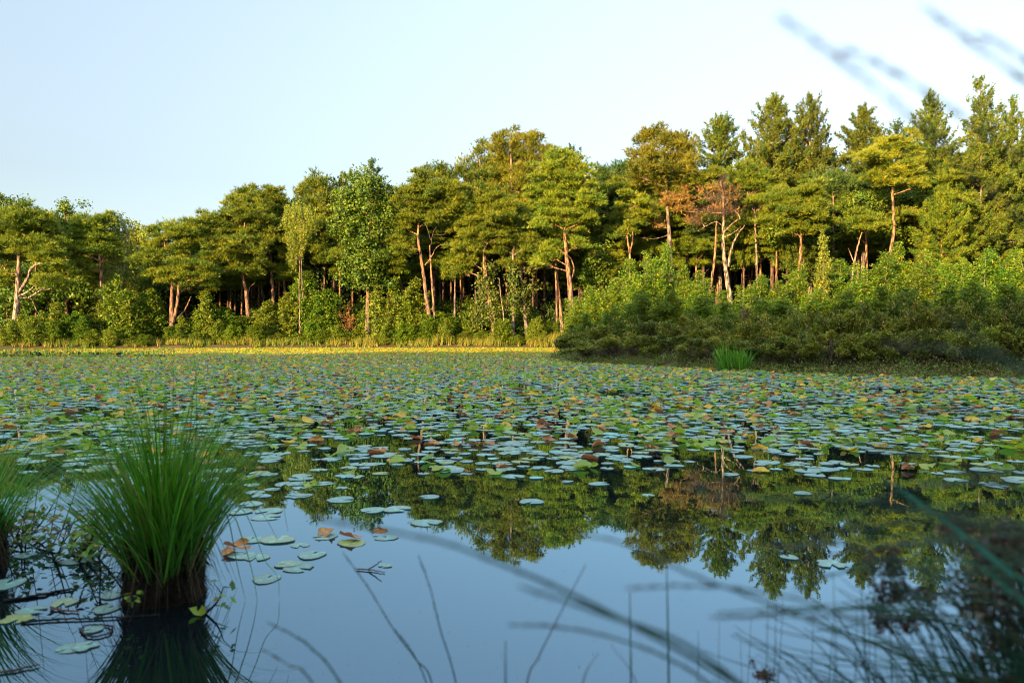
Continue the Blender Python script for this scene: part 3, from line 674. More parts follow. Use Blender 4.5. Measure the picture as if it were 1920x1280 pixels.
birch = Stock([sapling_proto('birch_sapling', 4, 1.4, 9, 'sapling', 'bark_birch', 15000, .074) for _ in range(5)])
G = 'saplings in the thicket behind the bog bushes'
for k, (px, py, D, w) in enumerate([(1085, 560, 44, 30), (1112, 540, 48, 32), (1150, 525, 47, 40), (1185, 490, 52, 36), (1215, 478, 50, 40), (1243, 462, 52, 34), (1285, 500, 50, 40), (1320, 525, 48, 40), (1350, 548, 46, 40), (1388, 540, 48, 40),
                                   (1422, 520, 47, 42), (1462, 530, 46, 42), (1500, 498, 48, 36), (1572, 490, 48, 40), (1612, 498, 48, 42), (1650, 478, 49, 42), (1692, 458, 50, 44), (1732, 490, 47, 44), (1770, 500, 48, 42), (1806, 490, 50, 44), (1852, 472, 48, 46), (1892, 475, 50, 46), (1932, 470, 47, 46),
                                   (1100, 590, 39, 36), (1150, 575, 39, 36), (1200, 555, 40, 44), (1255, 548, 39, 46), (1310, 560, 38, 46), (1365, 570, 37, 46), (1420, 560, 37, 46), (1475, 560, 37, 46), (1530, 545, 37, 48), (1590, 545, 37, 48), (1650, 540, 37, 50), (1710, 545, 37, 50), (1770, 540, 37, 50), (1830, 530, 37, 50), (1890, 535, 36, 50), (1940, 535, 36, 50)]):
    loc, h = top_at(px, py, D); s = 1.45 * w * D / F / 1.15
    birch.put(k, loc, rng.uniform(0, 6.28), (s, s, h / 4), 'bushy green sapling in the thicket between the bog bushes and the pines', 'sapling', G)
tall = sapling_proto('birch_sapling', 6, 1.5, 5, 'birch', 'bark_birch', 8000, .11)
loc, h = top_at(1537, 436, 47); tall.location = loc; tall.scale = (.95, .95, h / 6); tag(tall, 'tallest yellow green birch sapling standing out of the thicket below the rounded pine', 'sapling')
t2 = sapling_proto('bare_sapling', 3, .6, 2, 'brown', 'bark_birch', 260, .07)
loc, h = top_at(1392, 572, 31); t2.location = loc; t2.scale = (.8, .8, h / 3); tag(t2, 'thin browning sapling sticking out above the bog bushes', 'sapling')

# sunlit bank of the far shore: leafy bushes, each placed from its top in the photograph
willow = Stock([sapling_proto('bank_bush', 3, 1.25, 8, 'willow', 'bark_dark', 12000, .095) for _ in range(3)] + [sapling_proto('bank_bush', 3, 1.3, 9, 'sapling', 'bark_dark', 12000, .095) for _ in range(2)])
G = 'leafy bushes along the sunlit far bank'
FB = [(45, 598, 30), (80, 592, 26), (108, 578, 34), (140, 592, 30), (165, 598, 26), (190, 575, 30), (216, 535, 40), (246, 560, 36), (280, 556, 36), (300, 590, 28), (345, 600, 28), (372, 590, 28), (388, 556, 34), (420, 585, 32), (445, 600, 26), (470, 588, 32), (500, 575, 36), (538, 562, 34), (572, 532, 44), (612, 556, 38),
      (740, 545, 42), (775, 540, 40), (760, 580, 34), (820, 592, 32), (850, 600, 28), (885, 595, 28), (935, 605, 22), (1000, 604, 22), (1030, 606, 20), (680, 590, 28), (125, 610, 26), (260, 605, 30), (400, 610, 26), (545, 606, 28), (595, 604, 28), (20, 605, 22), (230, 600, 30), (185, 610, 26), (480, 612, 22), (800, 608, 24)] + [(x, 600 + (x * 7919) % 31, 16 + (x * 31) % 9) for x in (12, 33, 62, 98, 155, 172, 205, 238, 270, 320, 338, 365, 410, 435, 462, 492, 520, 560, 585, 606, 632, 668, 725, 758, 790, 835, 872, 905, 948, 972, 1012, 1040)]
for k, (px, py, w) in enumerate(FB):
    u = (px - 960) / F; ys = np.interp(u * 61, [-48, -40, -34, -27, -20, -12, 4], [55.5, 56.6, 57.6, 60, 62, 63, 63])
    D = ys + (rng.uniform(1.8, 3.4) if w > 25 else rng.uniform(.5, 1.6)); loc, h = top_at(px, py, D); s = 1.3 * w * D / F / 1.15; h *= 1.12
    willow.put(k, loc, rng.uniform(0, 6.28), (s, s, max(h, .5) / 3), 'green leafy bush among many along the sunlit far bank', 'bush', G)
def one(name, px, py, D, w, H, lab, **kw):
    o = sapling_proto(name, H, 1.2, **kw); loc, h = top_at(px, py, D); s = w * D / F / 1.1
    o.location = loc; o.scale = (s, s, h / H); o.rotation_euler[2] = rng.uniform(0, 6); return tag(o, lab, 'sapling')
one('birch_sapling', 702, 522, 65, 40, 5, 'pale birch sapling with a crooked white stem in front of the broad leafy crown', ns=4, mat='birch', bk='bark_birch', nl=6000, size=.12, droop=.9)
one('birch_sapling', 735, 560, 64.8, 30, 4, 'smaller birch sapling with a white stem slanting towards the water', ns=3, mat='birch', bk='bark_birch', nl=4000, size=.12, droop=.9)
one('brown_sapling', 652, 568, 65, 28, 4, 'brownish many stemmed sapling on the bank beside the pale birch', ns=7, mat='brown', bk='bark_orange', nl=1500, size=.09)
one('young_pine', 848, 590, 66, 22, 3, 'little bushy tree on the bank under the ivy clad pine', ns=4, mat='sapling', bk='bark_dark', nl=1600, size=.09)

# bog bushes of the point: domes of small upright leaf sprays over bare brown twigs
def gale_proto(r=1.2, H=1.5):
    b = np.zeros(3); w, C, Dr = [], [], []
    n = 190
    sub = []
    for k in range(16):
        an = rng.uniform(0, 2 * PI); q = rng.uniform(0, 1) ** .5; sub.append(np.array([math.cos(an) * q * r, math.sin(an) * q * r, H * math.sqrt(max(.03, 1 - (q * .97) ** 2)) * rng.uniform(.75, 1.1)]))
    for k in range(n):
        tip = sub[k % 16] + nrm(rng.normal(size=3) + np.array([0, 0, .5])) * np.array([.25, .25, .2]) * rng.uniform(.5, 1)
        tip[2] = max(.15, tip[2])
        root = tip * np.array([.45, .45, 0]) + np.array([0, 0, -.1])
        if k % 2 == 0: w.append(tube(smooth_line([root, root * .4 + tip * .6 + rng.normal(0, .06, 3), tip], 3), [.012, .005], 4))
        C.append(tip); Dr.append(nrm(tip * np.array([.5, .5, .5]) + np.array([0, 0, .6])))
    for k in range(40):
        an = rng.uniform(0, 2 * PI); a = np.array([math.cos(an) * r * .8, math.sin(an) * r * .8, -.05])
        w.append(tube(np.array([a, a * rng.uniform(.8, 1.2) + np.array([rng.normal(0, .12), rng.normal(0, .12), H * rng.uniform(.25, .6)])]), [.007, .003], 3))
    C = np.array(C); Dr = np.array(Dr); T = np.clip(np.resize(rng.normal(.45, .33, 16), n) + rng.normal(0, .12, n), 0, 1)
    m = 34
    u = rng.uniform(-.5, .6, (n * m, 1)); c = np.repeat(C, m, 0) + np.repeat(Dr, m, 0) * u * .30 + rng.normal(0, .05, (n * m, 3))
    d = nrm(np.repeat(Dr, m, 0) + .8 * rng.normal(size=(n * m, 3)))
    s = nrm(np.cross(d, rng.normal(size=d.shape)))
    L = rng.uniform(.09, .15, (n * m, 1)); W = L * .22
    v = np.stack([c, c + d * L * .55 + s * W, c + d * L, c + d * L * .55 - s * W], 1).reshape(-1, 3)
    o = empty('bog_bush', b)
    build('stem', w, M['twig'], o, True)
    build('foliage', [(v, np.arange(4 * n * m).reshape(-1, 4), np.repeat(np.clip(np.repeat(T, m) + rng.normal(0, .1, n * m), 0, 1), 4))], M['gale'], o)
    return o
gale = Stock([gale_proto() for _ in range(5)])
SH = np.array([(1075, 36), (1100, 32.6), (1200, 29.6), (1330, 26.4), (1500, 23.5), (1700, 21.7), (1960, 20.9)])
G = 'low bog bushes massed along the point'
k = 0
for row, (off, step, tops) in enumerate([(.65, 40, [(1075, 640), (1100, 628), (1200, 624), (1300, 624), (1400, 628), (1500, 626), (1600, 620), (1700, 616), (1800, 614), (1960, 614)]),
                                        (3.4, 46, [(1075, 622), (1120, 608), (1200, 600), (1300, 598), (1400, 598), (1500, 596), (1600, 588), (1700, 580), (1800, 576), (1960, 578)]),
                                        (6.0, 50, [(1075, 615), (1120, 604), (1200, 596), (1300, 592), (1400, 590), (1500, 588), (1600, 580), (1700, 572), (1800, 568), (1960, 570)])]):
    tp = np.array(tops, float)
    for px in np.arange(1082 + row * 14, 1975, step):
        x = px + rng.uniform(-8, 8); D = np.interp(x, SH[:, 0], SH[:, 1]) + off + rng.uniform(-.3, .5)
        loc, h = top_at(x, np.interp(x, tp[:, 0], tp[:, 1]) + 9 + rng.uniform(-6, 8), D); s = 40 * D / F * rng.uniform(1.0, 1.35)
        s = min(max(s, .75), 1.2); h = max(h, .6)
        gale.put(k, loc, rng.uniform(0, 6.28), (s / 1.1, s / 1.1, h / 1.5), 'low bog bush in the continuous green brown bank on the point', 'bush', G); k += 1

# iris clump and marsh fringe at the point
def blade_clump(name, n, r, H, w, mat, spread=.35, tint=None, flop=.5):
    """ribbon blades, three segments each"""
    an = rng.uniform(0, 2 * PI, n); q = rng.uniform(0, 1, n) ** .5 * r
    b = np.stack([np.cos(an) * q, np.sin(an) * q, np.full(n, -.05)], 1)
    an2 = an + rng.normal(0, .7, n); sp = np.abs(rng.normal(0, spread, n)) + .3 * spread * q / r
    out = np.stack([np.cos(an2), np.sin(an2), np.zeros(n)], 1)
    h = H * rng.uniform(.5, 1.05, n)
    V = []; K = 6
    side = np.stack([-np.sin(an2 + rng.normal(0, .8, n)), np.cos(an2), np.zeros(n)], 1); side = nrm(side)
    for i in range(K):
        t = i / (K - 1)
        c = b + out * (sp * h * (t + flop * t * t))[:, None] + np.array([0, 0, 1.]) * (h * (t - .22 * sp * t * t))[:, None]
        wd = w * (1 - t) ** .6 * (.6 + .4 * min(1, t * 3)) if i < K - 1 else .0005
        V += [c - side * wd / 2, c + side * wd / 2]
    V = np.stack(V, 1).reshape(-1, 3)
    base = (np.arange(n) * 2 * K)[:, None, None]
    f = np.stack([np.array([2 * i, 2 * i + 1, 2 * i + 3, 2 * i + 2]) for i in range(K - 1)])[None]
    t = np.repeat(np.clip(rng.normal(.45, .28, n), 0, 1), 2 * K)
    return (V, (base + f).reshape(-1, 4), t)
for px, py, h, lab in ((1362, 693, 1.0, 'bright green iris clump at the water edge before the bog bushes'), (1390, 694, .8, 'smaller half of the iris pair at the foot of the bog bushes')):
    p = PW(px, py); o = empty('iris_clump', (p[0], p[1] - .05, 0.), lab, 'water plant')
    build('leaf', [blade_clump('i', 130, .26, h, .034, 'iris', .24)], M['iris'], o)
for px, py, h in ((1490, 698, .55), (1555, 702, .5), (1700, 706, .45), (1880, 704, .6)):
    p = PW(px, py - 5); o = empty('sedge_tuft', (p[0], p[1] + .2, gz(p[0], p[1] + .2)), 'thin grey green sedge tuft at the edge of the bog bushes', 'water plant', 'sedge tufts along the point')
    build('leaf', [blade_clump('i', 90, .2, h, .012, 'sedge', .3)], M['sedge'], o)

def along(poly, n, jitter):
    p = np.asarray(poly, float); L = np.r_[0, np.cumsum(np.hypot(*np.diff(p, axis=0).T))]
    s = rng.uniform(0, L[-1], n)
    return np.stack([np.interp(s, L, p[:, 0]), np.interp(s, L, p[:, 1])], 1) + rng.normal(0, 1, (n, 2)) * jitter
tips = POND0[13:23]
n = 2600; q = along(tips, n, .34); q[:, 1] += .12
m = 22
c = np.repeat(np.c_[q, ground(q[:, 0], q[:, 1]).clip(-.02)], m, 0) + np.abs(rng.normal(0, 1, (n * m, 3))) * np.array([0, 0, .12]) + rng.normal(0, .1, (n * m, 3)) * np.array([1, 1, .1])
fr = [leaves(c, rng.normal(size=c.shape) + np.array([0, 0, .6]), .055, np.repeat(np.clip(rng.normal(.4, .3, n), 0, 1), m), .6)]
tag(build('marsh_plants', fr, M['marsh']), 'low marsh plants fringing the water under the bog bushes', 'marsh plants', None, 'stuff')

# grass of the sunlit far bank
shore = POND0[1:11]
n = 6500; q = along(shore, n, .1); t = rng.uniform(0, 1, n) ** 1.3; q[:, 1] += .1 + 3.6 * t
grp = .5 + .5 * wob(q[:, 0] * 1.3, q[:, 1] * 1.7)
keep = rng.random(n) < np.clip(1.6 * grp ** 1.5, .08, 1); q = q[keep]; n = len(q)
c = np.repeat(np.c_[q, ground(q[:, 0], q[:, 1])], 9, 0) + rng.normal(0, .08, (n * 9, 3)) * np.array([1, 1, 0])
hgt = np.repeat(rng.uniform(.25, .6, n) + .55 * np.clip(wob(q[:, 0] * .9 + 4, q[:, 1] * 1.1), 0, 1), 9)
tg = np.repeat(np.clip(.5 + .4 * wob(q[:, 0] * .5, q[:, 1]) + rng.normal(0, .2, n), 0, 1), 9)
g = blades(c, np.tile([0, 0, 1.], (len(c), 1)), hgt, .028, 2, .18, tg)
tag(build('bank_grass', [g], M['grass']), 'sunlit yellow green grass along the far bank', 'grass', None, 'stuff')
# taller single tufts of sedge on that bank
for px in (415, 430, 505, 525, 700, 715, 738, 792, 880, 900, 920, 960, 985, 1005, 1022, 1045, 335, 95):
    D = 57.8 + 5.6 * min(1, px / 450) + rng.uniform(.4, 1); p = P(px, 640, D); z = gz(p[0], p[1])
    o = empty('grass_tuft', (p[0], p[1], z), 'upright sunlit grass tuft at the foot of the far bank', 'grass tuft', 'grass tufts along the far bank')
    build('leaf', [blade_clump('g', 130, .32, rng.uniform(.7, 1.0), .03, 'grass', .25)], M['grass'], o)
# fallen branches at the waterline of the far shore
for px, py, ln, lab in ((590, 647, 2.4, 'pale fallen branch lying on the bank before the leafy bushes'), (850, 650, 2.8, 'long grey fallen branch at the waterline under the ivy clad pine'), (925, 650, 2.0, 'short fallen branch at the waterline under the bare pole'), (330, 646, 1.6, 'fallen branch at the foot of the three stemmed pine')):
    p = PW(px, 651); y = p[1] + .25; z = gz(p[0], y) + .12
    a = np.array([p[0] - ln / 2, y, z]); b = np.array([p[0] + ln / 2, y + .4, z + .12])
    ch = [tube(smooth_line([a, (a + b) / 2 + np.array([0, 0, .15]), b], 5) - a, [.07, .03], 6)]
    for _ in range(5):
        s0 = (b - a) * rng.uniform(.2, .9); ch.append(tube(np.array([s0, s0 + np.array([rng.uniform(-.5, .5), rng.uniform(-.3, .3), rng.uniform(.1, .4)])]), [.025, .008], 4))
    o = build('fallen_branch', ch, M['deadwood'], None, True, a); tag(o, lab, 'branch')

# ------------------------------------------------------------------ ground, water
def stretch(a, b, near, step_near, far):
    core = np.arange(a, b + 1e-6, step_near); e = np.geomspace(step_near * 2, far, 26)
    return np.r_[(a - e)[::-1], core, b + e]
gx = stretch(-75, 60, 0, .8, 2500); gy = stretch(-4, 78, 0, .6, 2500)
X, Y = np.meshgrid(gx, gy); Z = ground(X, Y)
v = np.stack([X, Y, Z], -1).reshape(-1, 3); nx = len(gx)
i = (np.arange(len(gy) - 1)[:, None] * nx + np.arange(nx - 1)[None]).ravel()
f = np.stack([i, i + 1, i + nx + 1, i + nx], 1)
m, nt, out = new_mat('forest_soil')
tc = N(nt, 'ShaderNodeTexCoord'); no = N(nt, 'ShaderNodeTexNoise'); no.inputs['Scale'].default_value = 1.3; no.inputs['Detail'].default_value = 8; nt.links.new(tc.outputs['Object'], no.inputs['Vector'])
r = N(nt, 'ShaderNodeMapRange'); r.inputs['From Min'].default_value = .38; r.inputs['From Max'].default_value = .62; nt.links.new(no.outputs['Fac'], r.inputs['Value'])
col = mixcol(nt, r.outputs[0], (.11, .06, .03), (.05, .06, .015))
# bare orange sand at the far end of the far shore
gm = N(nt, 'ShaderNodeVectorMath', operation='DISTANCE'); gm.inputs[1].default_value = (-41, 60, .4); nt.links.new(tc.outputs['Object'], gm.inputs[0])
sr = N(nt, 'ShaderNodeMapRange'); sr.inputs['From Min'].default_value = 4.5; sr.inputs['From Max'].default_value = 2.5; nt.links.new(gm.outputs['Value'], sr.inputs['Value'])
col = mixcol(nt, sr.outputs[0], col, (.36, .17, .08))
p = N(nt, 'ShaderNodeBsdfPrincipled'); p.inputs['Roughness'].default_value = .95; p.inputs['Specular IOR Level'].default_value = .1; nt.links.new(col, p.inputs['Base Color'])
bu = N(nt, 'ShaderNodeBump'); bu.inputs['Strength'].default_value = .6; bu.inputs['Distance'].default_value = .06; nt.links.new(no.outputs['Fac'], bu.inputs['Height']); nt.links.new(bu.outputs[0], p.inputs['Normal'])
nt.links.new(p.outputs[0], out.inputs[0])
tag(build('ground', [(v, f, None)], m, None, True), 'forest floor and peaty banks around the pond', 'ground', None, 'structure')

m, nt, out = new_mat('dark_pond_water')
tc = N(nt, 'ShaderNodeTexCoord'); no = N(nt, 'ShaderNodeTexNoise'); no.inputs['Scale'].default_value = 2.2; no.inputs['Detail'].default_value = 3; nt.links.new(tc.outputs['Object'], no.inputs['Vector'])
bu = N(nt, 'ShaderNodeBump'); bu.inputs['Strength'].default_value = .05; bu.inputs['Distance'].default_value = .01; nt.links.new(no.outputs['Fac'], bu.inputs['Height'])
gl = N(nt, 'ShaderNodeBsdfGlossy'); gl.inputs['Roughness'].default_value = .012; gl.inputs['Color'].default_value = (.54, .81, 1, 1); nt.links.new(bu.outputs[0], gl.inputs['Normal'])
df = N(nt, 'ShaderNodeBsdfDiffuse'); df.inputs['Color'].default_value = (.004, .006, .007, 1)
fr = N(nt, 'ShaderNodeFresnel'); fr.inputs['IOR'].default_value = 1.6; nt.links.new(bu.outputs[0], fr.inputs['Normal'])
mx = N(nt, 'ShaderNodeMixShader'); fm = N(nt, 'ShaderNodeMapRange'); fm.inputs['To Min'].default_value = .20; nt.links.new(fr.outputs[0], fm.inputs['Value']); nt.links.new(fm.outputs[0], mx.inputs[0]); nt.links.new(df.outputs[0], mx.inputs[1]); nt.links.new(gl.outputs[0], mx.inputs[2]); nt.links.new(mx.outputs[0], out.inputs[0])
wv = np.array([(-130, -2, 0), (75, -2, 0), (75, 66, 0), (-130, 66, 0)], float)
tag(build('water', [(wv, np.array([[0, 1, 2, 3]]), None)], m), 'still dark pond water mirroring sky and pines', 'water', None, 'structure')
# ------------------------------------------------------------------ water lilies
def pad_material(name, top, top2, under, rim, spec=.55, rough=.45, trans=.12):
    m, nt, out = new_mat(name)
    oi = N(nt, 'ShaderNodeObjectInfo'); geo = N(nt, 'ShaderNodeNewGeometry'); tc = N(nt, 'ShaderNodeTexCoord')
    at = N(nt, 'ShaderNodeAttribute', attribute_name='tint')
    rn = N(nt, 'ShaderNodeMath', operation='ADD'); nt.links.new(geo.outputs['Random Per Island'], rn.inputs[0]); nt.links.new(oi.outputs['Random'], rn.inputs[1])
    fr = N(nt, 'ShaderNodeMath', operation='FRACT'); nt.links.new(rn.outputs[0], fr.inputs[0])
    col = mixcol(nt, fr.outputs[0], top, top2)
    no = N(nt, 'ShaderNodeTexNoise'); no.inputs['Scale'].default_value = 2.2; no.inputs['Detail'].default_value = 2; nt.links.new(tc.outputs['Object'], no.inputs['Vector'])
    if name.startswith('flat'):
        yl = N(nt, 'ShaderNodeMapRange'); yl.inputs['From Min'].default_value = .78; yl.inputs['From Max'].default_value = .97; nt.links.new(fr.outputs[0], yl.inputs['Value']); col = mixcol(nt, yl.outputs[0], col, (.24, .34, .05))
    sp = N(nt, 'ShaderNodeMapRange'); sp.inputs['From Min'].default_value = .60; sp.inputs['From Max'].default_value = .55; sp.inputs['To Max'].default_value = .5; nt.links.new(no.outputs['Fac'], sp.inputs['Value'])
    col = mixcol(nt, sp.outputs[0], col, rim)
    rr = N(nt, 'ShaderNodeMapRange'); rr.inputs['From Min'].default_value = .88; rr.inputs['From Max'].default_value = 1.0; rr.inputs['To Max'].default_value = .75; nt.links.new(at.outputs['Fac'], rr.inputs['Value'])
    col = mixcol(nt, rr.outputs[0], col, rim)
    col = mixcol(nt, geo.outputs['Backfacing'], col, under)
    p = N(nt, 'ShaderNodeBsdfPrincipled'); p.inputs['Roughness'].default_value = rough; p.inputs['Specular IOR Level'].default_value = spec
    nt.links.new(col, p.inputs['Base Color'])
    bu = N(nt, 'ShaderNodeBump'); bu.inputs['Strength'].default_value = .10; bu.inputs['Distance'].default_value = .004; nt.links.new(no.outputs['Fac'], bu.inputs['Height']); nt.links.new(bu.outputs[0], p.inputs['Normal'])
    tr = N(nt, 'ShaderNodeBsdfTranslucent'); nt.links.new(col, tr.inputs['Color'])
    mx = N(nt, 'ShaderNodeMixShader'); mx.inputs[0].default_value = trans
    nt.links.new(p.outputs[0], mx.inputs[1]); nt.links.new(tr.outputs[0], mx.inputs[2]); nt.links.new(mx.outputs[0], out.inputs[0])
    return m
PM = dict(flat=pad_material('flat_lily_leaf', (.115, .34, .285), (.19, .43, .35), (.20, .36, .26), (.13, .10, .06)),
          green=pad_material('green_raised_lily_leaf', (.04, .20, .004), (.34, .46, .010), (.24, .36, .02), (.26, .22, .03), .4, .45, .4),
          yellow=pad_material('yellow_lily_leaf', (.52, .40, .008), (.70, .46, .012), (.55, .30, .02), (.55, .20, .015), .35, .5, .4),
          brown=pad_material('withered_lily_leaf', (.46, .13, .012), (.55, .25, .03), (.30, .10, .03), (.16, .07, .025), .35, .5, .3))

def pad_geo(kind, nseg=14, rings=(.35, .7, 1.0)):
    """round leaf with a notch, unit radius; flat ones float, the others are bent, rolled or stand up. returns verts, tris, rim value"""
    notch = rng.uniform(.14, .30); a = np.linspace(notch, 2 * PI - notch, nseg)
    rr = 1 + .07 * np.sin(a * 2 + rng.uniform(0, 6)) + .05 * np.sin(a * 3 + rng.uniform(0, 6)) + rng.choice([.02, .05, .12]) * rng.normal(size=nseg); rr = np.clip(rr, .55, 1.15)
    pts = [np.array([[.06, 0]])]; rim = [np.zeros(1)]
    for q in rings:
        pts.append(np.c_[np.cos(a), np.sin(a)] * (rr * q)[:, None]); rim.append(np.full(nseg, q))
    xy = np.concatenate(pts); rv = np.concatenate(rim); z = np.zeros(len(xy))
    z += .012 * rv ** 2 * np.sin(np.arctan2(xy[:, 1], xy[:, 0]) * rng.integers(2, 5) + rng.uniform(0, 6)) * (1 if kind == 'flat' else 4)
    f = [(0, 1 + i, 2 + i) for i in range(nseg - 1)]
    for k in range(len(rings) - 1):
        o0 = 1 + k * nseg
        for i in range(nseg - 1):
            f += [(o0 + i, o0 + nseg + i, o0 + nseg + i + 1), (o0 + i, o0 + nseg + i + 1, o0 + i + 1)]
    x, y = xy.T
    if kind == 'flat': z += .02 * rv ** 4 * (rng.random() < .4)
    else:
        mode = int(rng.choice(4, p=[.36, .34, .24, .06]))
        ang = rng.uniform(0, 2 * PI); u = x * math.cos(ang) + y * math.sin(ang); w_ = -x * math.sin(ang) + y * math.cos(ang)
        if mode == 0:      # two sides rolled up
            k = rng.uniform(1.0, 1.7); s = u; th = s * k; u2 = np.sin(th) / k; z += (1 - np.cos(th)) / k
            u = u2
        elif mode == 1:    # one side folded up
            k = rng.uniform(1.3, 2.2); s = np.maximum(u + .15, 0); th = s * k; u = np.where(u > -.15, -.15 + np.sin(th) / k, u); z += np.where(s > 0, (1 - np.cos(th)) / k, 0)
        elif mode == 2:    # saddle, crumpled
            z += .30 * u * u - .16 * w_ * w_ + .16 + .07 * np.sin(5 * w_ + 3 * u)
        else:              # standing out of the water on its stalk, tilted
            t = rng.uniform(.12, .45); z += .22 * (u * u) + (u + 1) * math.sin(t); u = u * math.cos(t)
        x, y = u, w_; z = z - z.min(); z = z * min(1, .50 / max(z.max(), .01)); w_ *= rng.uniform(.8, 1.1)
    return np.c_[x, y, z], np.array(f), rv
KINDS = ['flat', 'green', 'yellow', 'brown']
VAR = {k: [pad_geo(k) for _ in range(7 if k == 'flat' else 9)] for k in KINDS}
LOW = {k: [pad_geo(k, 9, (.5, 1.0) if k != 'flat' else (1.0,)) for _ in range(8)] for k in KINDS}

# where the leaves are: dense sheet from the far shore to about 9 m, thinning towards the camera
def front(px):     # picture height of the near edge of the dense sheet, as a distance on the water
    return np.interp(px, [0, 140, 330, 450, 520, 640, 760, 900, 1050, 1250, 1400, 1600, 1920], [868, 872, 866, 850, 835, 825, 822, 820, 828, 838, 845, 850, 862])
def sparse_end(px):
    return np.interp(px, [0, 140, 330, 480, 560, 660, 760, 900, 1050, 1250, 1400, 1600, 1920], [890, 893, 925, 945, 945, 925, 915, 905, 905, 908, 905, 900, 925])
def to_px(x, y, z=0):
    dz = z - CH; d = y * CP - dz * SP; v = (y * SP + dz * CP) / d
    return 960 + F * x / d, 640 - F * v
spots = []
y = 4.6
rowpitch = .15
while y < 62.5:
    half = y * .68 + 1.5; stepx = .158 * (1 if y < 30 else 1.12)
    xs = np.arange(-half, half, stepx); n = len(xs)
    spots.append(np.c_[xs + rng.uniform(-.09, .09, n), y + rng.uniform(-.09, .09, n)])
    y += rowpitch * (1 if y < 30 else 1.12)
S = np.concatenate(spots)
px, py = to_px(S[:, 0], S[:, 1]); d = pond_dist(S[:, 0], S[:, 1])
fr_, en = front(px), sparse_end(px)
clump = .5 + .5 * np.sin(S[:, 0] * 2.1 + 2 * np.sin(S[:, 1] * .9)) * np.sin(S[:, 1] * 2.6 + 1.7 * np.sin(S[:, 0] * 1.3))
tt = np.clip((py - fr_) / (en - fr_), 0, 1)
prob = np.where(py < fr_, .84 - .25 * np.clip((py - (fr_ - 22)) / 22, 0, 1), np.where(py < en, (.85 - .60 * tt) * (clump ** 1.3) * 1.6, 0))
# small dark leads inside the sheet, open water along the far end of the far shore
lead = wob(S[:, 0] * .7 + 5, S[:, 1] * 1.2) * wob(S[:, 0] * 1.9, S[:, 1] * .8)
prob = np.where((lead < -.5) & (py > 700), prob * .35, prob)
prob = np.where((px < 330) & (py < 669) & (py > 655) & (wob(S[:, 0] * .4, S[:, 1] * 2) < .55), prob * .06, prob)
keep = (rng.random(len(S)) < prob) & (d > .15)
S, px, py = S[keep], px[keep], py[keep]
tt = (py - front(px))
# share of raised, yellow and brown leaves
hot = .5 + .5 * np.sin(S[:, 0] * .8 + 1.5 * np.sin(S[:, 1] * .5)) * np.sin(S[:, 1] * .9)
far = np.clip((S[:, 1] - 12) / 30, 0, 1)
hot2 = np.clip(.5 + .6 * np.sin(S[:, 0] * 2.9 + 2.2 * np.sin(S[:, 1] * 1.7)) * np.sin(S[:, 1] * 3.1 + 1.9 * np.sin(S[:, 0] * 1.1)), 0, 1)
pr = np.c_[np.ones(len(S)), .12 + 1.15 * hot2 ** 2 * (.4 + .6 * hot), (.08 + .20 * far) * (.4 + 1.2 * hot2), .075 + .04 * (1 - hot)]
edge = np.clip((tt + 6) / 16, 0, 1)[:, None]
pr[:, 1:] *= (1 - .82 * edge); pr[:, 3:] *= 1 + 2.0 * edge * .6
shore_strip = (S[:, 1] > 44)[:, None]
pr = np.where(shore_strip, np.array([.5, .9, .85, .06]), pr)  # more yellow and raised leaves, sunlight of the far strip put into colour
pr /= pr.sum(1, keepdims=True)
kd = (rng.random(len(S))[:, None] > np.cumsum(pr, 1)).sum(1).clip(0, 3)
rad = np.where(kd == 0, rng.uniform(.042, .10, len(S)) * np.where(rng.random(len(S)) < .15, 1.2, 1), rng.uniform(.05, .095, len(S)))
size_px = rad / np.maximum(S[:, 1], 1) ** 1.5
order = np.argsort(-size_px)

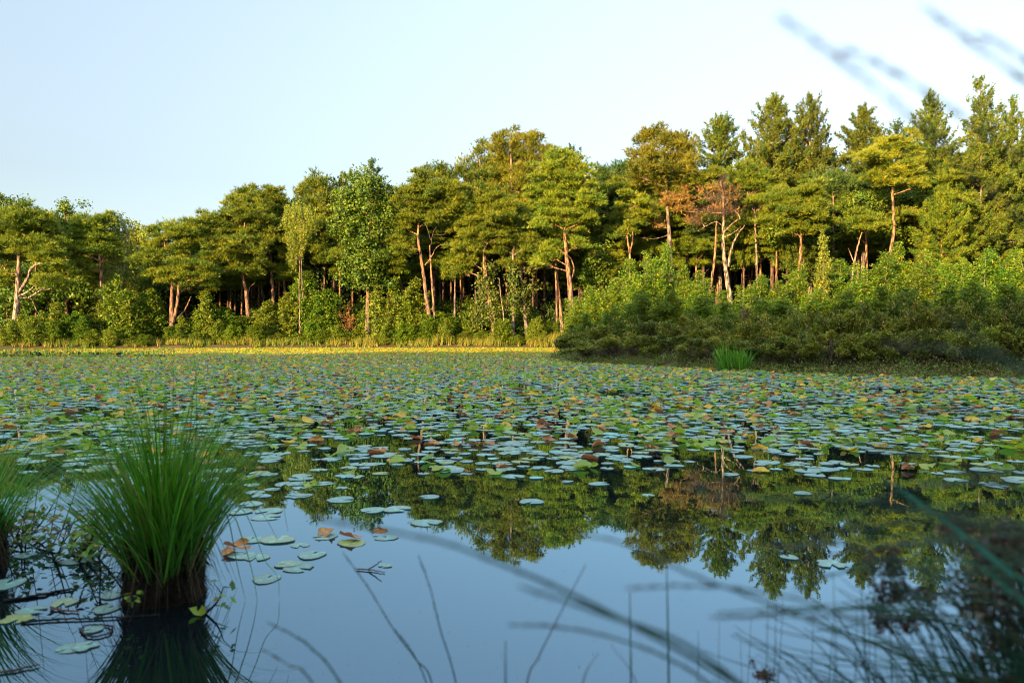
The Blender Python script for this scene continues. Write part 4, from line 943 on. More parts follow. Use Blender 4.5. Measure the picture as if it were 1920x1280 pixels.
# extra leaves placed one by one in the open water: (x, y, radius m, kind, label)
NEAR = [(1123, 907, .085, 'flat', 'single flat lily leaf in the middle of the mirrored trees'), (997, 941, .09, 'flat', 'pale flat lily leaf on the mirrored crown of the great rounded summit'), (805, 932, .075, 'flat', 'lily leaf lying alone on the dark mirrored trees'),
        (800, 980, .10, 'flat', 'thin lily leaf floating where the mirrored trees end in sky'), (585, 1040, .085, 'flat', 'round lily leaf with a turned up rim in the bright mirrored sky'), (560, 1065, .08, 'under', ''), (660, 1018, .085, 'flat', 'flat lily leaf under the rolled rusty leaf'), (725, 1008, .07, 'flat', 'outermost leaf of the small raft beyond the tussock'),
        (610, 1006, .075, 'flat', ''), (520, 1012, .10, 'flat', ''), (470, 1012, .08, 'flat', ''), (562, 1022, .06, 'flat', ''), (480, 1045, .075, 'flat', ''), (540, 1058, .07, 'flat', ''), (500, 1085, .075, 'flat', ''), (455, 1042, .08, 'flat', ''),
        (612, 1003, .07, 'brown', 'rusty curled lily leaf at the far rim of the small raft'), (657, 1012, .075, 'brown', 'long rolled rusty lily leaf on top of the flat one'), (445, 1030, .085, 'brown', 'big brown folded lily leaf against the tussock'), (712, 1000, .05, 'brown', 'small curled brown leaf at the tip of the raft'), (430, 1040, .05, 'brown', ''),
        (640, 937, .11, 'flat', ''), (470, 945, .09, 'flat', ''), (505, 958, .10, 'flat', ''), (500, 970, .10, 'flat', ''), (450, 960, .08, 'flat', ''), (700, 957, .09, 'flat', ''), (745, 955, .1, 'flat', ''), (560, 930, .1, 'flat', ''),
        (140, 1052, .075, 'flat', 'blue green lily leaf among the marsh leaves near the tussock'), (45, 1042, .06, 'flat', 'lily leaf resting against the marsh plants by the smaller tussock'), (10, 1095, .09, 'flat', ''), (200, 1142, .06, 'flat', ''), (120, 1130, .06, 'flat', ''), (130, 1215, .055, 'flat', 'cut lily leaf lying in the water below the looped stick'), (158, 1212, .05, 'flat', ''), (215, 1115, .06, 'flat', ''), (35, 1160, .07, 'flat', ''), (60, 1145, .06, 'flat', ''), (175, 1180, .045, 'flat', ''),
        (722, 1060, .04, 'flat', 'small torn lily leaf beside the crossed floating stems'), (1505, 925, .075, 'flat', ''), (1560, 1058, .08, 'flat', 'grey lily leaf floating before the blurred grass heads'), (1480, 1045, .05, 'flat', ''), (1370, 890, .08, 'flat', ''), (1620, 880, .08, 'flat', ''), (1870, 912, .09, 'flat', 'lily leaf farthest along the dark water behind the wide grass blade'), (1790, 885, .09, 'flat', ''), (1230, 880, .09, 'flat', ''), (1215, 928, .05, 'flat', ''),
        (370, 1152, .05, 'green', 'small bright green leaf lying at the foot of the tussock')]
pads = {k: [] for k in KINDS}
for k in KINDS:
    for vi, (v, f, rv) in enumerate(VAR[k]): pads[k].append((build('lily_leaf', [(v, f, rv)], PM[k], None, True), vi))
first = {k: [True] * len(VAR[k]) for k in KINDS}
def put_pad(k, x, y, r, z, label, group):
    j = int(rng.integers(0, len(pads[k]))); o = pads[k][j][0]
    if first[k][j]: first[k][j] = False
    else: o = o.copy(); COL.objects.link(o)
    o.location = (float(x), float(y), float(z)); o.scale = (r * rng.uniform(.9, 1.1), r, r)
    o.rotation_euler = (rng.normal(0, .006) if k == 'flat' else rng.normal(0, .12), rng.normal(0, .006) if k == 'flat' else rng.normal(0, .12), rng.uniform(0, 2 * PI))
    tag(o, label, 'lily leaf', group)
nind = 0
GZ = 'lily leaves drifting near the tussock'
for x_, y_, r, k, lab in NEAR:
    k = 'flat' if k == 'under' else k
    p = PW(x_, y_); g = None
    if not lab: lab = {'flat': 'flat blue green lily leaf in the loose drift around the tussock', 'brown': 'little brown curled leaf in the drift beside the tussock', 'green': 'green leaf in the drift'}[k]; g = GZ
    put_pad(k, p[0], p[1], r * .92, .002 + .004 * rng.random() + (.01 if k != 'flat' else 0), lab, g); nind += 1
LABK = dict(flat='flat blue green lily leaf at the ragged near edge of the leaf carpet', green='upturned bright green lily leaf at the ragged near edge of the leaf carpet', yellow='yellowing lily leaf at the ragged near edge of the leaf carpet', brown='withered rusty lily leaf at the ragged near edge of the leaf carpet')
inview = (np.abs(px[order] - 960) < 985)
ordv = order[inview]
take = ordv[:300 - nind]
for i in take:
    k = KINDS[kd[i]]
    put_pad(k, S[i, 0], S[i, 1], rad[i], .002 + .004 * rng.random(), LABK[k], 'lily leaves at the near edge of the carpet: ' + {'flat': 'flat ones', 'green': 'green ones', 'yellow': 'yellow ones', 'brown': 'withered ones'}[k])
rest = np.setdiff1d(np.arange(len(S)), take)
# the remaining tens of thousands: one carpet, four leaf materials in one object
def carpet():
    mats = [PM[k] for k in KINDS]; vs, fs, ts, mi = [], [], [], []; off = 0
    for ki, k in enumerate(KINDS):
        for src, sel in ((VAR, S[rest, 1] < 17), (LOW, S[rest, 1] >= 17)):
            idx = rest[(kd[rest] == ki) & sel]; lab = rng.integers(0, len(src[k]), len(idx))
            for j in range(len(src[k])):
                ii = idx[lab == j]
                if not len(ii): continue
                v, f, rv = src[k][j]; n = len(ii); a = rng.uniform(0, 2 * PI, n); ca, sa = np.cos(a)[:, None], np.sin(a)[:, None]
                r = rad[ii][:, None]; lift = rng.uniform(.8, 1.35, (n, 1)) if ki else 1.0
                tx, ty = rng.normal(0, .008 if ki == 0 else .12, (2, n, 1))
                x0, y0 = r * v[:, 0], r * v[:, 1]; z0 = r * v[:, 2] * lift + x0 * tx + y0 * ty
                z0 = z0 - np.minimum(z0.min(1, keepdims=True), 0) * .8
                V = np.stack([S[ii, 0][:, None] + x0 * ca - y0 * sa, S[ii, 1][:, None] + x0 * sa + y0 * ca, z0 + rng.uniform(.002, .010, (n, 1))], -1).reshape(-1, 3)
                Fc = (np.arange(n)[:, None, None] * len(v) + f[None]).reshape(-1, 3) + off
                vs.append(V); fs.append(Fc); ts.append(np.tile(rv, n)); mi.append(np.full(len(Fc), ki, np.int32)); off += len(V)
    o = build('lily_leaf_carpet', [(np.concatenate(vs), np.concatenate(fs), np.concatenate(ts))], mats[0], None, True)
    for q in mats[1:]: o.data.materials.append(q)
    o.data.polygons.foreach_set('material_index', np.concatenate(mi))
    return tag(o, 'carpet of thousands of water lily leaves reaching to the far bank', 'lily leaves', None, 'stuff')
carpet()
print('pads', len(S))
for k in KINDS:
    for j, (o_, _) in enumerate(pads[k]):
        if first[k][j]: bpy.data.objects.remove(o_)

# ------------------------------------------------------------------ sedge tussock standing in the water
def tussock(px, py, width_px, Htop, lab, n=680, spread=.30):
    p = PW(px, py); D = p[1]; r = width_px * D / F / 2
    o = empty('sedge_tussock', (p[0], p[1], 0), lab, 'tussock')
    # peaty foot: a rough flaring stump with hanging dead fibres
    ns, nz = 34, 9; V = []
    for i in range(nz):
        z = -.12 + i * (.36 / (nz - 1)); q = np.interp(z, [-.12, 0, .06, .24], [1.0, 1.0, .97, .86])
        a = np.arange(ns) * 2 * PI / ns
        rr = r * q * (1 + .05 * np.sin(3 * a + 1) + .05 * rng.normal(size=ns))
        V.append(np.c_[np.cos(a) * rr, np.sin(a) * rr, np.full(ns, z) + rng.normal(0, .008, ns)])
    V.append(np.array([[0, 0, .25]])); v = np.concatenate(V)
    i = np.arange(nz - 1)[:, None] * ns; j = np.arange(ns)[None]; k = (j + 1) % ns
    f4 = np.stack([i + j, i + k, i + ns + k, i + ns + j], -1).reshape(-1, 4)
    f3 = np.array([((nz - 1) * ns + q, (nz - 1) * ns + (q + 1) % ns, nz * ns) for q in range(ns)])
    nf = 1500; a = rng.uniform(0, 2 * PI, nf); z = rng.uniform(.02, .27, nf)
    c = np.c_[np.cos(a) * r * .93, np.sin(a) * r * .93, z]; d = np.c_[np.cos(a) * .35, np.sin(a) * .35, -np.ones(nf)]
    build('peat_foot', [(v, f4, None), (v, f3, None), blades(c, nrm(d), .09, .006, 1, .25, np.zeros(nf))], M['peat'], o)
    # leaves
    ch = []
    a = rng.uniform(0, 2 * PI, n); q = rng.uniform(0, 1, n) ** .5
    b = np.c_[np.cos(a) * q * r * .93, np.sin(a) * q * r * .93, .20 + .05 * rng.random(n) - .13 * np.clip((q - .5) / .5, 0, 1)]
    lean = q * .55 + np.abs(rng.normal(0, .12, n)); a2 = a + rng.normal(0, .35, n)
    h = Htop * rng.uniform(.55, 1.04, n) * (1 - .10 * q); flop = rng.uniform(.0, .75, n) * (rng.random(n) < .7)
    out = np.c_[np.cos(a2), np.sin(a2), np.zeros(n)]; sd = np.c_[-np.sin(a2 + rng.normal(0, 1, n)), np.cos(a2), np.zeros(n)]; sd = nrm(sd)
    K = 8; V = []
    for s in range(K):
        t = s / (K - 1)
        c = b + out * (lean * h * (t * .75 + (.35 + flop) * t ** 2.4))[:, None] + np.array([0, 0, 1.]) * (h * (t - (.06 + .25 * flop + .12 * lean) * t ** 3))[:, None]
        w = np.interp(t, [0, .3, 1], [.0082, .0075, .0006])
        V += [c - sd * w / 2, c + sd * w / 2]
    V = np.stack(V, 1).reshape(-1, 3)
    f = (np.arange(n) * 2 * K)[:, None, None] + np.stack([np.array([2 * s, 2 * s + 1, 2 * s + 3, 2 * s + 2]) for s in range(K - 1)])[None]
    T = np.clip(rng.normal(.45, .28, n), 0, 1)
    build('leaf', [(V, f.reshape(-1, 4), np.repeat(T, 2 * K))], M['sedge'], o)
    nd = 90; a = rng.uniform(0, 2 * PI, nd); ch = []
    for k in range(nd):
        d_ = np.array([math.cos(a[k]), math.sin(a[k]), 0]); z0 = rng.uniform(.14, .26); L_ = rng.uniform(.10, .34)
        st = d_ * r * rng.uniform(.6, .95) + np.array([0, 0, z0]); sl = rng.uniform(.25, .9)
        ln = smooth_line([st, st + d_ * L_ * .45 * sl + np.array([0, 0, .05 * rng.random()]), st + d_ * L_ * sl + np.array([0, 0, -min(z0 - .01, L_ * .8)])], 4)
        v_, f_, _ = tube(ln, [.0018, .0014, .0005], 3); ch.append((v_, f_, np.full(len(v_), rng.random())))
    build('dead_leaf', ch, M['straw'], o)
    return o, p
m, nt, out_ = new_mat('black_peat'); M['peat'] = m
tc = N(nt, 'ShaderNodeTexCoord'); no = N(nt, 'ShaderNodeTexNoise'); no.inputs['Scale'].default_value = 45; no.inputs['Detail'].default_value = 6; nt.links.new(tc.outputs['Object'], no.inputs['Vector'])
pp = N(nt, 'ShaderNodeBsdfPrincipled'); pp.inputs['Roughness'].default_value = .9; pp.inputs['Specular IOR Level'].default_value = .1
nt.links.new(mixcol(nt, no.outputs['Fac'], (.008, .006, .004), (.040, .026, .014)), pp.inputs['Base Color'])
bu = N(nt, 'ShaderNodeBump'); bu.inputs['Distance'].default_value = .02; nt.links.new(no.outputs['Fac'], bu.inputs['Height']); nt.links.new(bu.outputs[0], pp.inputs['Normal']); nt.links.new(pp.outputs[0], out_.inputs[0])
tus, tp = tussock(308, 1118, 138, .84, 'big green sedge tussock standing on its dark peat foot in the water')
# loose long leaves that hang out over the water, and a few tall ones
def strand(pix, w, D0, D1=None):
    D1 = D0 if D1 is None else D1
    pts = [P(x, y, D0 + (D1 - D0) * i / (len(pix) - 1)) for i, (x, y) in enumerate(pix)]
    return smooth_line(pts, 6), w
b0 = np.array(tus.location); chs = []
for pix, w in (([(395, 1020), (425, 950), (455, 955), (478, 1000), (497, 1050), (520, 1080), (524, 1120)], .0035), ([(390, 1030), (415, 960), (430, 980), (445, 1060), (460, 1122)], .005), ([(392, 1030), (432, 965), (455, 1010), (475, 1080), (483, 1130)], .0045),
               ([(370, 1010), (430, 900), (480, 865), (520, 900), (540, 995)], .003), ([(380, 1000), (440, 930), (490, 960), (520, 1010)], .003), ([(255, 1040), (215, 990), (170, 985), (158, 1100)], .003), ([(258, 1040), (228, 1050), (205, 1060), (160, 1098)], .0035), ([(250, 1020), (190, 920), (130, 880), (95, 878)], .003),
               ([(300, 1000), (322, 850), (325, 720), (322, 660)], .003), ([(320, 1000), (352, 850), (362, 740), (370, 690)], .0035), ([(290, 1000), (262, 860), (240, 740), (215, 690)], .003), ([(335, 1000), (365, 850), (368, 720), (362, 650)], .003),
               ([(270, 1020), (225, 880), (180, 800), (150, 770)], .003), ([(350, 1000), (420, 850), (460, 780), (490, 760)], .003), ([(300, 1000), (310, 830), (312, 720)], .003), ([(345, 1000), (400, 830), (432, 740), (450, 700)], .003)):
    s, w = strand(pix, w, tp[1] - .12 + rng.uniform(-.06, .1)); v, f, _ = tube(s - b0, [w / 2, w / 2, .0007], 4)
    chs.append((v, f, np.full(len(v), rng.uniform(.3, .9))))
build('hanging_leaf', chs, M['sedge'], tus, True)
tussock(-52, 1068, 105, .66, 'smaller sedge tussock cut by the edge of the view', n=260)

# marsh cinquefoil trailing between the two tussocks
def leafy_stem(pts, nleaf, size, lab, group, D):
    o = empty('marsh_plant', pts[0], lab, 'water plant', group); b = np.array(pts[0])
    s = smooth_line(pts, 6) - b; ch = [tube(s, [.006, .004, .002], 5)]
    cs, ns = [], []
    for q in np.linspace(.35, 1, nleaf):
        a = np.array([np.interp(q, np.linspace(0, 1, len(s)), s[:, j]) for j in range(3)])
        d = nrm(np.array([rng.normal(), rng.normal(), rng.uniform(.1, 1.2)])); e = a + d * rng.uniform(.03, .08)
        ch.append(tube(np.array([a, e]), [.0025, .0015], 4))
        for _ in range(3):
            cs.append(e + rng.normal(0, size * .38, 3)); ns.append(nrm(np.array([rng.normal(0, .6), rng.normal(0, .6) - .3, 1])))
    build('stem', ch, M['darkstick'], o, True)
    build('foliage', [leaves(np.array(cs), np.array(ns), size, np.clip(rng.normal(.4, .3, len(cs)), 0, 1), .62)], M['bogbean'], o)
G = 'marsh plants trailing between the two tussocks'
for k in range(26):
    x0, y0 = rng.uniform(-10, 190), rng.uniform(1000, 1062); p0 = PW(x0, y0); p0[2] = -.02
    L = rng.uniform(.18, .46); an = rng.normal(.2, .8)
    p2 = p0 + np.array([L * math.cos(an) * .6, rng.normal(0, .15), L * .55]); pm = p0 * .5 + p2 * .5 + np.array([0, 0, -.04 + .05 * rng.random()])
    leafy_stem([p0, pm, p2], int(rng.integers(5, 10)), .042, 'trailing marsh plant with oval leaves between the two tussocks', G, p0[1])
for (x0, y0, dx, lab) in ((243, 1165, .02, 'little seedling with pointed leaves before the peat foot of the tussock'), (385, 1150, .05, 'dark leaved sprig hugging the side of the peat foot')):
    p0 = PW(x0, y0); leafy_stem([p0, p0 + np.array([dx, 0, .05]), p0 + np.array([dx * 1.5, 0, .11])], 4, .03, lab, None, p0[1])
# thin upright dead stalks beside the smaller tussock
for k, (pix) in enumerate(([(110, 1010), (135, 940), (165, 850), (182, 800)], [(60, 1000), (72, 900), (80, 800)], [(20, 1000), (28, 880), (36, 790)], [(95, 1000), (110, 930), (140, 860)])):
    s, w = strand(pix, .004, 4.2); a = s[0]
    o = build('dead_stalk', [tube(s - a, [.003, .002, .001], 4)] + [tube(np.array([s[j] - a, s[j] - a + rng.normal(0, .025, 3)]), [.0015, .0008], 3) for j in range(6, len(s))], M['twig'], None, True, a)
    tag(o, 'thin brown dead stalk rising among the marsh plants by the smaller tussock', 'stalk', 'dead stalks by the smaller tussock')

n = 380; q = np.c_[rng.uniform(430, 1500, n), rng.uniform(985, 1285, n)]; c = np.array([PW(a, b, .003) for a, b in q])
tag(build('floating_specks', [leaves(c, np.tile([0, 0, 1.], (n, 1)) + rng.normal(0, .05, (n, 3)), rng.uniform(.002, .006, n), rng.random(n))], M['twig']), 'tiny specks of dust and seed drifting on the open water', 'debris', None, 'stuff')
# sticks and scraps floating on the open water
def stick(pix, w, lab, z=.006, mat='darkstick', name='floating_stick', cat='stick', dz=None):
    pts = [PW(x, y) for x, y in pix]; pts = [np.array([q[0], q[1], z + (dz[i] if dz else 0)]) for i, q in enumerate(pts)]
    s = smooth_line(pts, 6); a = s[0]; s = s - a; s[1:-1] += rng.normal(0, w * .25, s[1:-1].shape) * np.array([1, 1, .3])
    o = build(name, [tube(s, [w * .36, w * .32, w * .2], 6)], M[mat], None, True, a); return tag(o, lab, cat)
stick([(8, 1128), (60, 1120), (100, 1112), (136, 1105)], .022, 'thick dark stick floating above the looped one')
stick([(40, 1168), (110, 1163), (160, 1162), (240, 1158), (300, 1154)], .012, 'long thin dark stick reaching to the peat foot')
o = stick([(150, 1180), (160, 1192), (178, 1196), (205, 1188), (210, 1178), (190, 1173), (165, 1174), (153, 1180)], .011, 'dark stick bent into a closed loop on the water')
stick([(145, 1140), (150, 1130), (158, 1122)], .014, 'short crooked twig standing out of the water', dz=[0, .02, .04])
M['redstem'] = bark('reddish_stalk', (.17, .07, .06), (.22, .10, .07)); M['greenstem'] = bark('green_stalk', (.06, .10, .02), (.09, .13, .03))
stick([(670, 1068), (695, 1070), (722, 1074)], .010, 'reddish lily stalk lying flat on the water, crossed by a green one', mat='redstem', name='floating_stalk', cat='stalk')
stick([(690, 1069), (702, 1070), (716, 1070)], .010, 'green lily stalk sticking up out of the crossed pair', mat='greenstem', name='floating_stalk', cat='stalk', dz=[0, .018, .045])
stick([(0, 1262), (40, 1256), (75, 1248)], .012, 'pale bent leaf stalk floating at the corner of the water', mat='greenstem', name='floating_stalk', cat='stalk')
stick([(95, 1143), (120, 1146), (148, 1148)], .014, 'brown withered leaf strip between the dark sticks', mat='redstem', name='floating_leaf', cat='leaf')

# ------------------------------------------------------------------ near grasses on the camera's own bank
def grass_stem(pix, w, lab, seed=None, group=None, mat='rush', name='grass_stalk', seedmat='seed', tipw=.4):
    """pix: (x, y, distance) from root to tip; a real curve in space. seed: fraction of the length that carries a seed head"""
    pts = [P(x, y, d) for x, y, d in pix]
    s = smooth_line(pts, 8); a = s[0].copy()
    o = empty(name, a, lab, 'grass', group)
    v, f, _ = tube(s - a, [w / 2, w / 2 * .8, w / 2 * tipw], 6); build('stalk', [(v, f, np.full(len(v), rng.uniform(.2, .8)))], M[mat], o, True)
    if seed:
        L = np.r_[0, np.cumsum(np.linalg.norm(np.diff(s, axis=0), axis=1))]; n = max(14, int(seed * L[-1] / .0016))
        q = (1 - seed * rng.uniform(0, 1, n)) * L[-1]
        c = np.stack([np.interp(q, L, s[:, j]) for j in range(3)], 1) - a; tn = nrm(np.stack([np.interp(q, L, np.gradient(s[:, j])) for j in range(3)], 1))
        build('seed_head', [blades(c, tn, .008, .0014, 2, .25, rng.random(n))], M[seedmat], o)
    return o
GS = 'blurred grass heads arching across the sky'
grass_stem([(2080, 2500, .9), (2230, 1500, .7), (2170, 800, .52), (1990, 500, .45), (1840, 340, .42), (1710, 222, .40), (1590, 122, .39), (1470, 38, .38)], .0013, 'longest blurred grass head slanting across the sky towards the conifers', .33)
grass_stem([(2300, 2500, .9), (2430, 1300, .7), (2300, 600, .55), (2080, 270, .48), (1920, 150, .46), (1830, 85, .45), (1740, 18, .45)], .0014, 'darkest blurred grass head at the upper corner of the sky', .3)
grass_stem([(2150, 2500, .9), (2300, 1400, .7), (2200, 700, .55), (1990, 370, .48), (1860, 260, .46), (1760, 190, .45), (1680, 138, .45), (1592, 95, .45)], .0011, 'faint thin grass head bending over beside the longest one', .28)
grass_stem([(2500, 2500, .9), (2600, 1300, .7), (2400, 500, .55), (2080, 215, .48), (1960, 135, .46), (1850, 70, .46)], .0020, 'short grass tip poking in at the edge of the sky', .2)
# arcs over the water and over the mirrored trees
A = [([(1900, 2200, 1.0), (1640, 1440, .85), (1400, 1290, .75), (1280, 1222, .70), (1150, 1152, .67), (1050, 1103, .65), (960, 1065, .64), (850, 1022, .63), (760, 1001, .62), (600, 972, .62)], .0034, 'thickest blurred stem sweeping over the open water to the small leaf raft', .35),
     ([(1900, 2200, 1.0), (1600, 1450, .85), (1400, 1290, .72), (1280, 1205, .66), (1130, 1150, .62), (1060, 1125, .60), (980, 1100, .60)], .0036, 'blurred stem ending just below the thickest one', .25),
     ([(1800, 2200, 1.1), (1500, 1420, .95), (1330, 1282, .85), (1250, 1232, .82), (1150, 1195, .8), (1050, 1175, .8), (955, 1170, .8)], .0026, 'level blurred grass head low over the mirrored sky', .35),
     ([(2000, 2100, 1.0), (1850, 1400, .85), (1700, 1230, .75), (1550, 1140, .7), (1400, 1105, .7), (1290, 1097, .7), (1180, 1102, .7)], .0020, 'pale straight grass head touching the tips of the mirrored conifers', .3),
     ([(2050, 2100, 1.0), (1950, 1400, .85), (1750, 1250, .75), (1600, 1195, .72), (1420, 1122, .7), (1300, 1078, .7), (1180, 1022, .7), (1090, 1000, .7)], .0024, 'grass head crossing the mirrored golden pine', .3),
     ([(2200, 2000, .9), (2200, 1300, .75), (2000, 1030, .65), (1850, 975, .6), (1700, 955, .58), (1550, 932, .57), (1430, 935, .57), (1290, 912, .57)], .0034, 'dark arched grass head over the mirrored dying pine', .4),
     ([(2200, 2000, .9), (2250, 1400, .75), (2100, 1100, .65), (1950, 1010, .6), (1800, 985, .58), (1640, 985, .57), (1520, 1010, .57)], .0030, 'dark drooping grass head beneath the arched one', .35),
     ([(2300, 2000, .9), (2350, 1200, .75), (2150, 900, .65), (1950, 800, .6), (1800, 770, .58), (1650, 775, .57)], .0024, 'blurred grass head lying over the edge of the leaf carpet', .35),
     ([(2400, 2000, .9), (2350, 1200, .7), (2100, 800, .55), (1920, 690, .48), (1840, 640, .46), (1760, 585, .45)], .0026, 'dark blurred grass head across the bog bushes', .35),
     ([(2300, 2000, .9), (2300, 1200, .7), (2050, 800, .55), (1900, 690, .50), (1780, 655, .48), (1660, 645, .47)], .0022, 'thin blurred blade bowed in front of the bog bushes', .2),
     ([(2300, 2000, .9), (2350, 1300, .75), (2150, 1050, .62), (1950, 930, .56), (1780, 870, .54), (1600, 830, .53)], .0026, 'blurred blade rising out of the dark clump over the leaf carpet', .2)]
A = [(pix, w * 1.25, lab, sd) for pix, w, lab, sd in A]
for pix, w, lab, sd in A: grass_stem(pix, w, lab, sd)
for k in range(16):
    ty = rng.uniform(860, 1180); tx = np.interp(ty, [860, 1000, 1180], [1560, 1420, 1300]) + rng.uniform(0, 260); D = rng.uniform(.75, 1.05); dr = rng.uniform(.02, .09)
    ex = rng.uniform(2050, 2350); ey = ty + rng.uniform(120, 420)
    pts = [(ex + 60, 2000, D + .15), (ex, ey + 120, D + .08), (ex * .62 + tx * .38, ty * .75 + ey * .25 - 40 * rng.random(), D + .03), (ex * .28 + tx * .72, ty - 10 + 30 * rng.random(), D), (tx, ty + rng.uniform(0, 50), D)]
    grass_stem(pts, rng.uniform(.0022, .004), 'dark blurred grass stem arching in from the rush clump over the mirrored trees', .3 if k % 3 == 0 else None, 'grass stems arching over the mirrored trees')
B = [([(840, 1500, 2.2), (812, 1290, 1.9), (780, 1235, 1.85), (740, 1182, 1.8), (690, 1100, 1.75), (645, 1038, 1.7)], .0035, 'knotted grey grass stalk beside the crossed floating stems', .55),
     ([(870, 1500, 2.2), (805, 1295, 1.9), (775, 1225, 1.85), (742, 1180, 1.8)], .003, 'side stalk branching from the knotted grey one', .3),
     ([(890, 1500, 2.1), (857, 1290, 1.8), (826, 1180, 1.7), (806, 1100, 1.7), (785, 1042, 1.65)], .0032, 'upright seeding grass stalk over the open water', .6),
     ([(960, 1500, 1.9), (986, 1290, 1.6), (1010, 1230, 1.55), (1050, 1150, 1.5), (1098, 1058, 1.45)], .0038, 'pinkish straw leaning the opposite way to the seeding stalks', None),
     ([(1182, 1600, 1.9), (1183, 1290, 1.6), (1182, 1200, 1.6), (1181, 1110, 1.6)], .004, 'short stiff vertical rush before the thickest blurred stem', None),
     ([(1258, 1600, 1.9), (1254, 1290, 1.6), (1252, 1160, 1.6), (1250, 1062, 1.6)], .0045, 'taller stiff vertical rush before the mirrored golden pine', None),
     ([(950, 1500, 1.7), (948, 1290, 1.4), (948, 1200, 1.4)], .0035, 'lone short rush tip near the bottom of the open water', None),
     ([(1060, 1500, 1.6), (1090, 1290, 1.4), (1122, 1222, 1.4)], .003, 'pale short straw slanting from the bottom of the view', None),
     ([(1260, 1500, 1.6), (1198, 1290, 1.4), (1146, 1208, 1.4)], .0025, 'thin straw slanting between the two stiff rushes', None),
     ([(760, 1500, 1.6), (640, 1282, 1.3), (585, 1215, 1.25), (550, 1190, 1.22), (500, 1165, 1.2)], .003, 'blurred stalk pointing at the tussock from below', .5),
     ([(720, 1500, 1.5), (590, 1285, 1.2), (540, 1245, 1.2), (495, 1218, 1.2)], .0026, 'faint second stalk pointing at the tussock from below', .3)]
for pix, w, lab, sd in B: grass_stem(pix, w, lab, sd, mat='seed' if 'straw' in lab else 'rush')
# wide blue green blade
def wide_blade(pix, w, lab):
    pts = [P(x, y, d) for x, y, d in pix]; s = smooth_line(pts, 8); a = s[0].copy(); s = s - a; n = len(s); t = np.linspace(0, 1, n)
    wd = w * np.interp(t, [0, .5, .85, 1], [.8, 1, .6, .03]); tn = nrm(np.gradient(s, axis=0)); sd = nrm(np.cross(tn, np.array([0, 1., .3]))); up = np.cross(sd, tn)
    v = np.stack([s - sd * wd[:, None] / 2 + up * wd[:, None] * .12, s, s + sd * wd[:, None] / 2 + up * wd[:, None] * .12], 1).reshape(-1, 3)
    i = np.arange(n - 1)[:, None] * 3; f = np.concatenate([np.stack([i + k, i + k + 1, i + k + 4, i + k + 3], -1).reshape(-1, 4) for k in (0, 1)])
    tag(build('sedge_leaf', [(v, f, np.full(len(v), .5))], M['wideblade'], None, True, a), lab, 'grass')
wide_blade([(2150, 1900, 1.3), (2080, 1400, 1.15), (1960, 1140, 1.06), (1880, 1062, 1.03), (1800, 998, 1.0), (1720, 940, .98), (1640, 886, .97)], .008, 'wide blue green grass blade pointing at the lily carpet')
wide_blade([(2200, 1900, 1.2), (2150, 1500, 1.05), (2040, 1270, .98), (1960, 1170, .95), (1880, 1095, .93), (1800, 1040, .92)], .007, 'second wide blade crossing the brown rush flowers')

# clump of soft rush with brown flower clusters in the corner
o = empty('rush_clump', P(1850, 2500, .95), 'dark clump of arching rushes filling the lower corner', 'rushes'); b0 = np.array(o.location); ch = []
def arc(root, tip, bend, D0, D1):
    r_ = P(root[0], root[1], D0); t_ = P(tip[0], tip[1], D1); m_ = r_ * .45 + t_ * .55 + np.array([bend[0], 0, bend[1]]); return smooth_line([r_, m_, t_], 10)
for k in range(120):
    tx = 1290 + 640 * rng.random() ** .75 + rng.normal(0, 30); ty = np.interp(tx, [1250, 1450, 1600, 1750, 1920], [1215, 1120, 1030, 960, 930]) + abs(rng.normal(0, 120))
    rx = tx + rng.uniform(250, 620); D = rng.uniform(1.25, 1.9)
    r_ = P(rx, 2100, D + .1); t_ = P(tx, ty, D - rng.uniform(0, .25)); L = np.linalg.norm(t_ - r_)
    s_ = smooth_line([r_, r_ * .6 + t_ * .4 + np.array([.03, 0, .10 * L]), r_ * .25 + t_ * .75 + np.array([.03, 0, .12 * L]), t_], 8)
    w = rng.uniform(.003, .0055); v, f, _ = tube(s_ - b0, [w / 2, w * .4, w * .12], 5); ch.append((v, f, np.full(len(v), rng.random())))
for k in range(22):
    tx = rng.uniform(1290, 1720); ty = np.interp(tx, [1290, 1400, 1550, 1720], [1180, 1110, 1080, 1000]) + abs(rng.normal(0, 70)); D = rng.uniform(1.5, 2.0)
    s_ = smooth_line([P(tx + rng.normal(0, 30), 1900, D), P(tx + rng.normal(0, 12), (1900 + ty) / 2, D), P(tx, ty, D)], 8)
    w = rng.uniform(.0028, .0045); v, f, _ = tube(s_ - b0, [w / 2, w * .4, w * .12], 5); ch.append((v, f, np.full(len(v), rng.random())))
for k in range(110):
    tx = 1480 + 460 * rng.random() ** .8; ty = np.interp(tx, [1480, 1650, 1800, 1920], [1180, 1080, 1000, 940]) + rng.uniform(-20, 330)
    D = rng.uniform(1.1, 1.8); r_ = P(tx + rng.uniform(350, 900), ty + rng.uniform(20, 420), D + rng.uniform(-.1, .3)); t_ = P(tx, ty, D); L = np.linalg.norm(t_ - r_)
    root = np.array([r_[0] + .1, r_[1] + .1, .1])
    s_ = smooth_line([root, r_, r_ * .5 + t_ * .5 + np.array([0, 0, rng.uniform(.02, .14) * L]), t_], 8)
    w = rng.uniform(.003, .0065); v, f, _ = tube(s_ - b0, [w / 2, w * .45, w * .12], 5); ch.append((v, f, np.full(len(v), rng.random())))
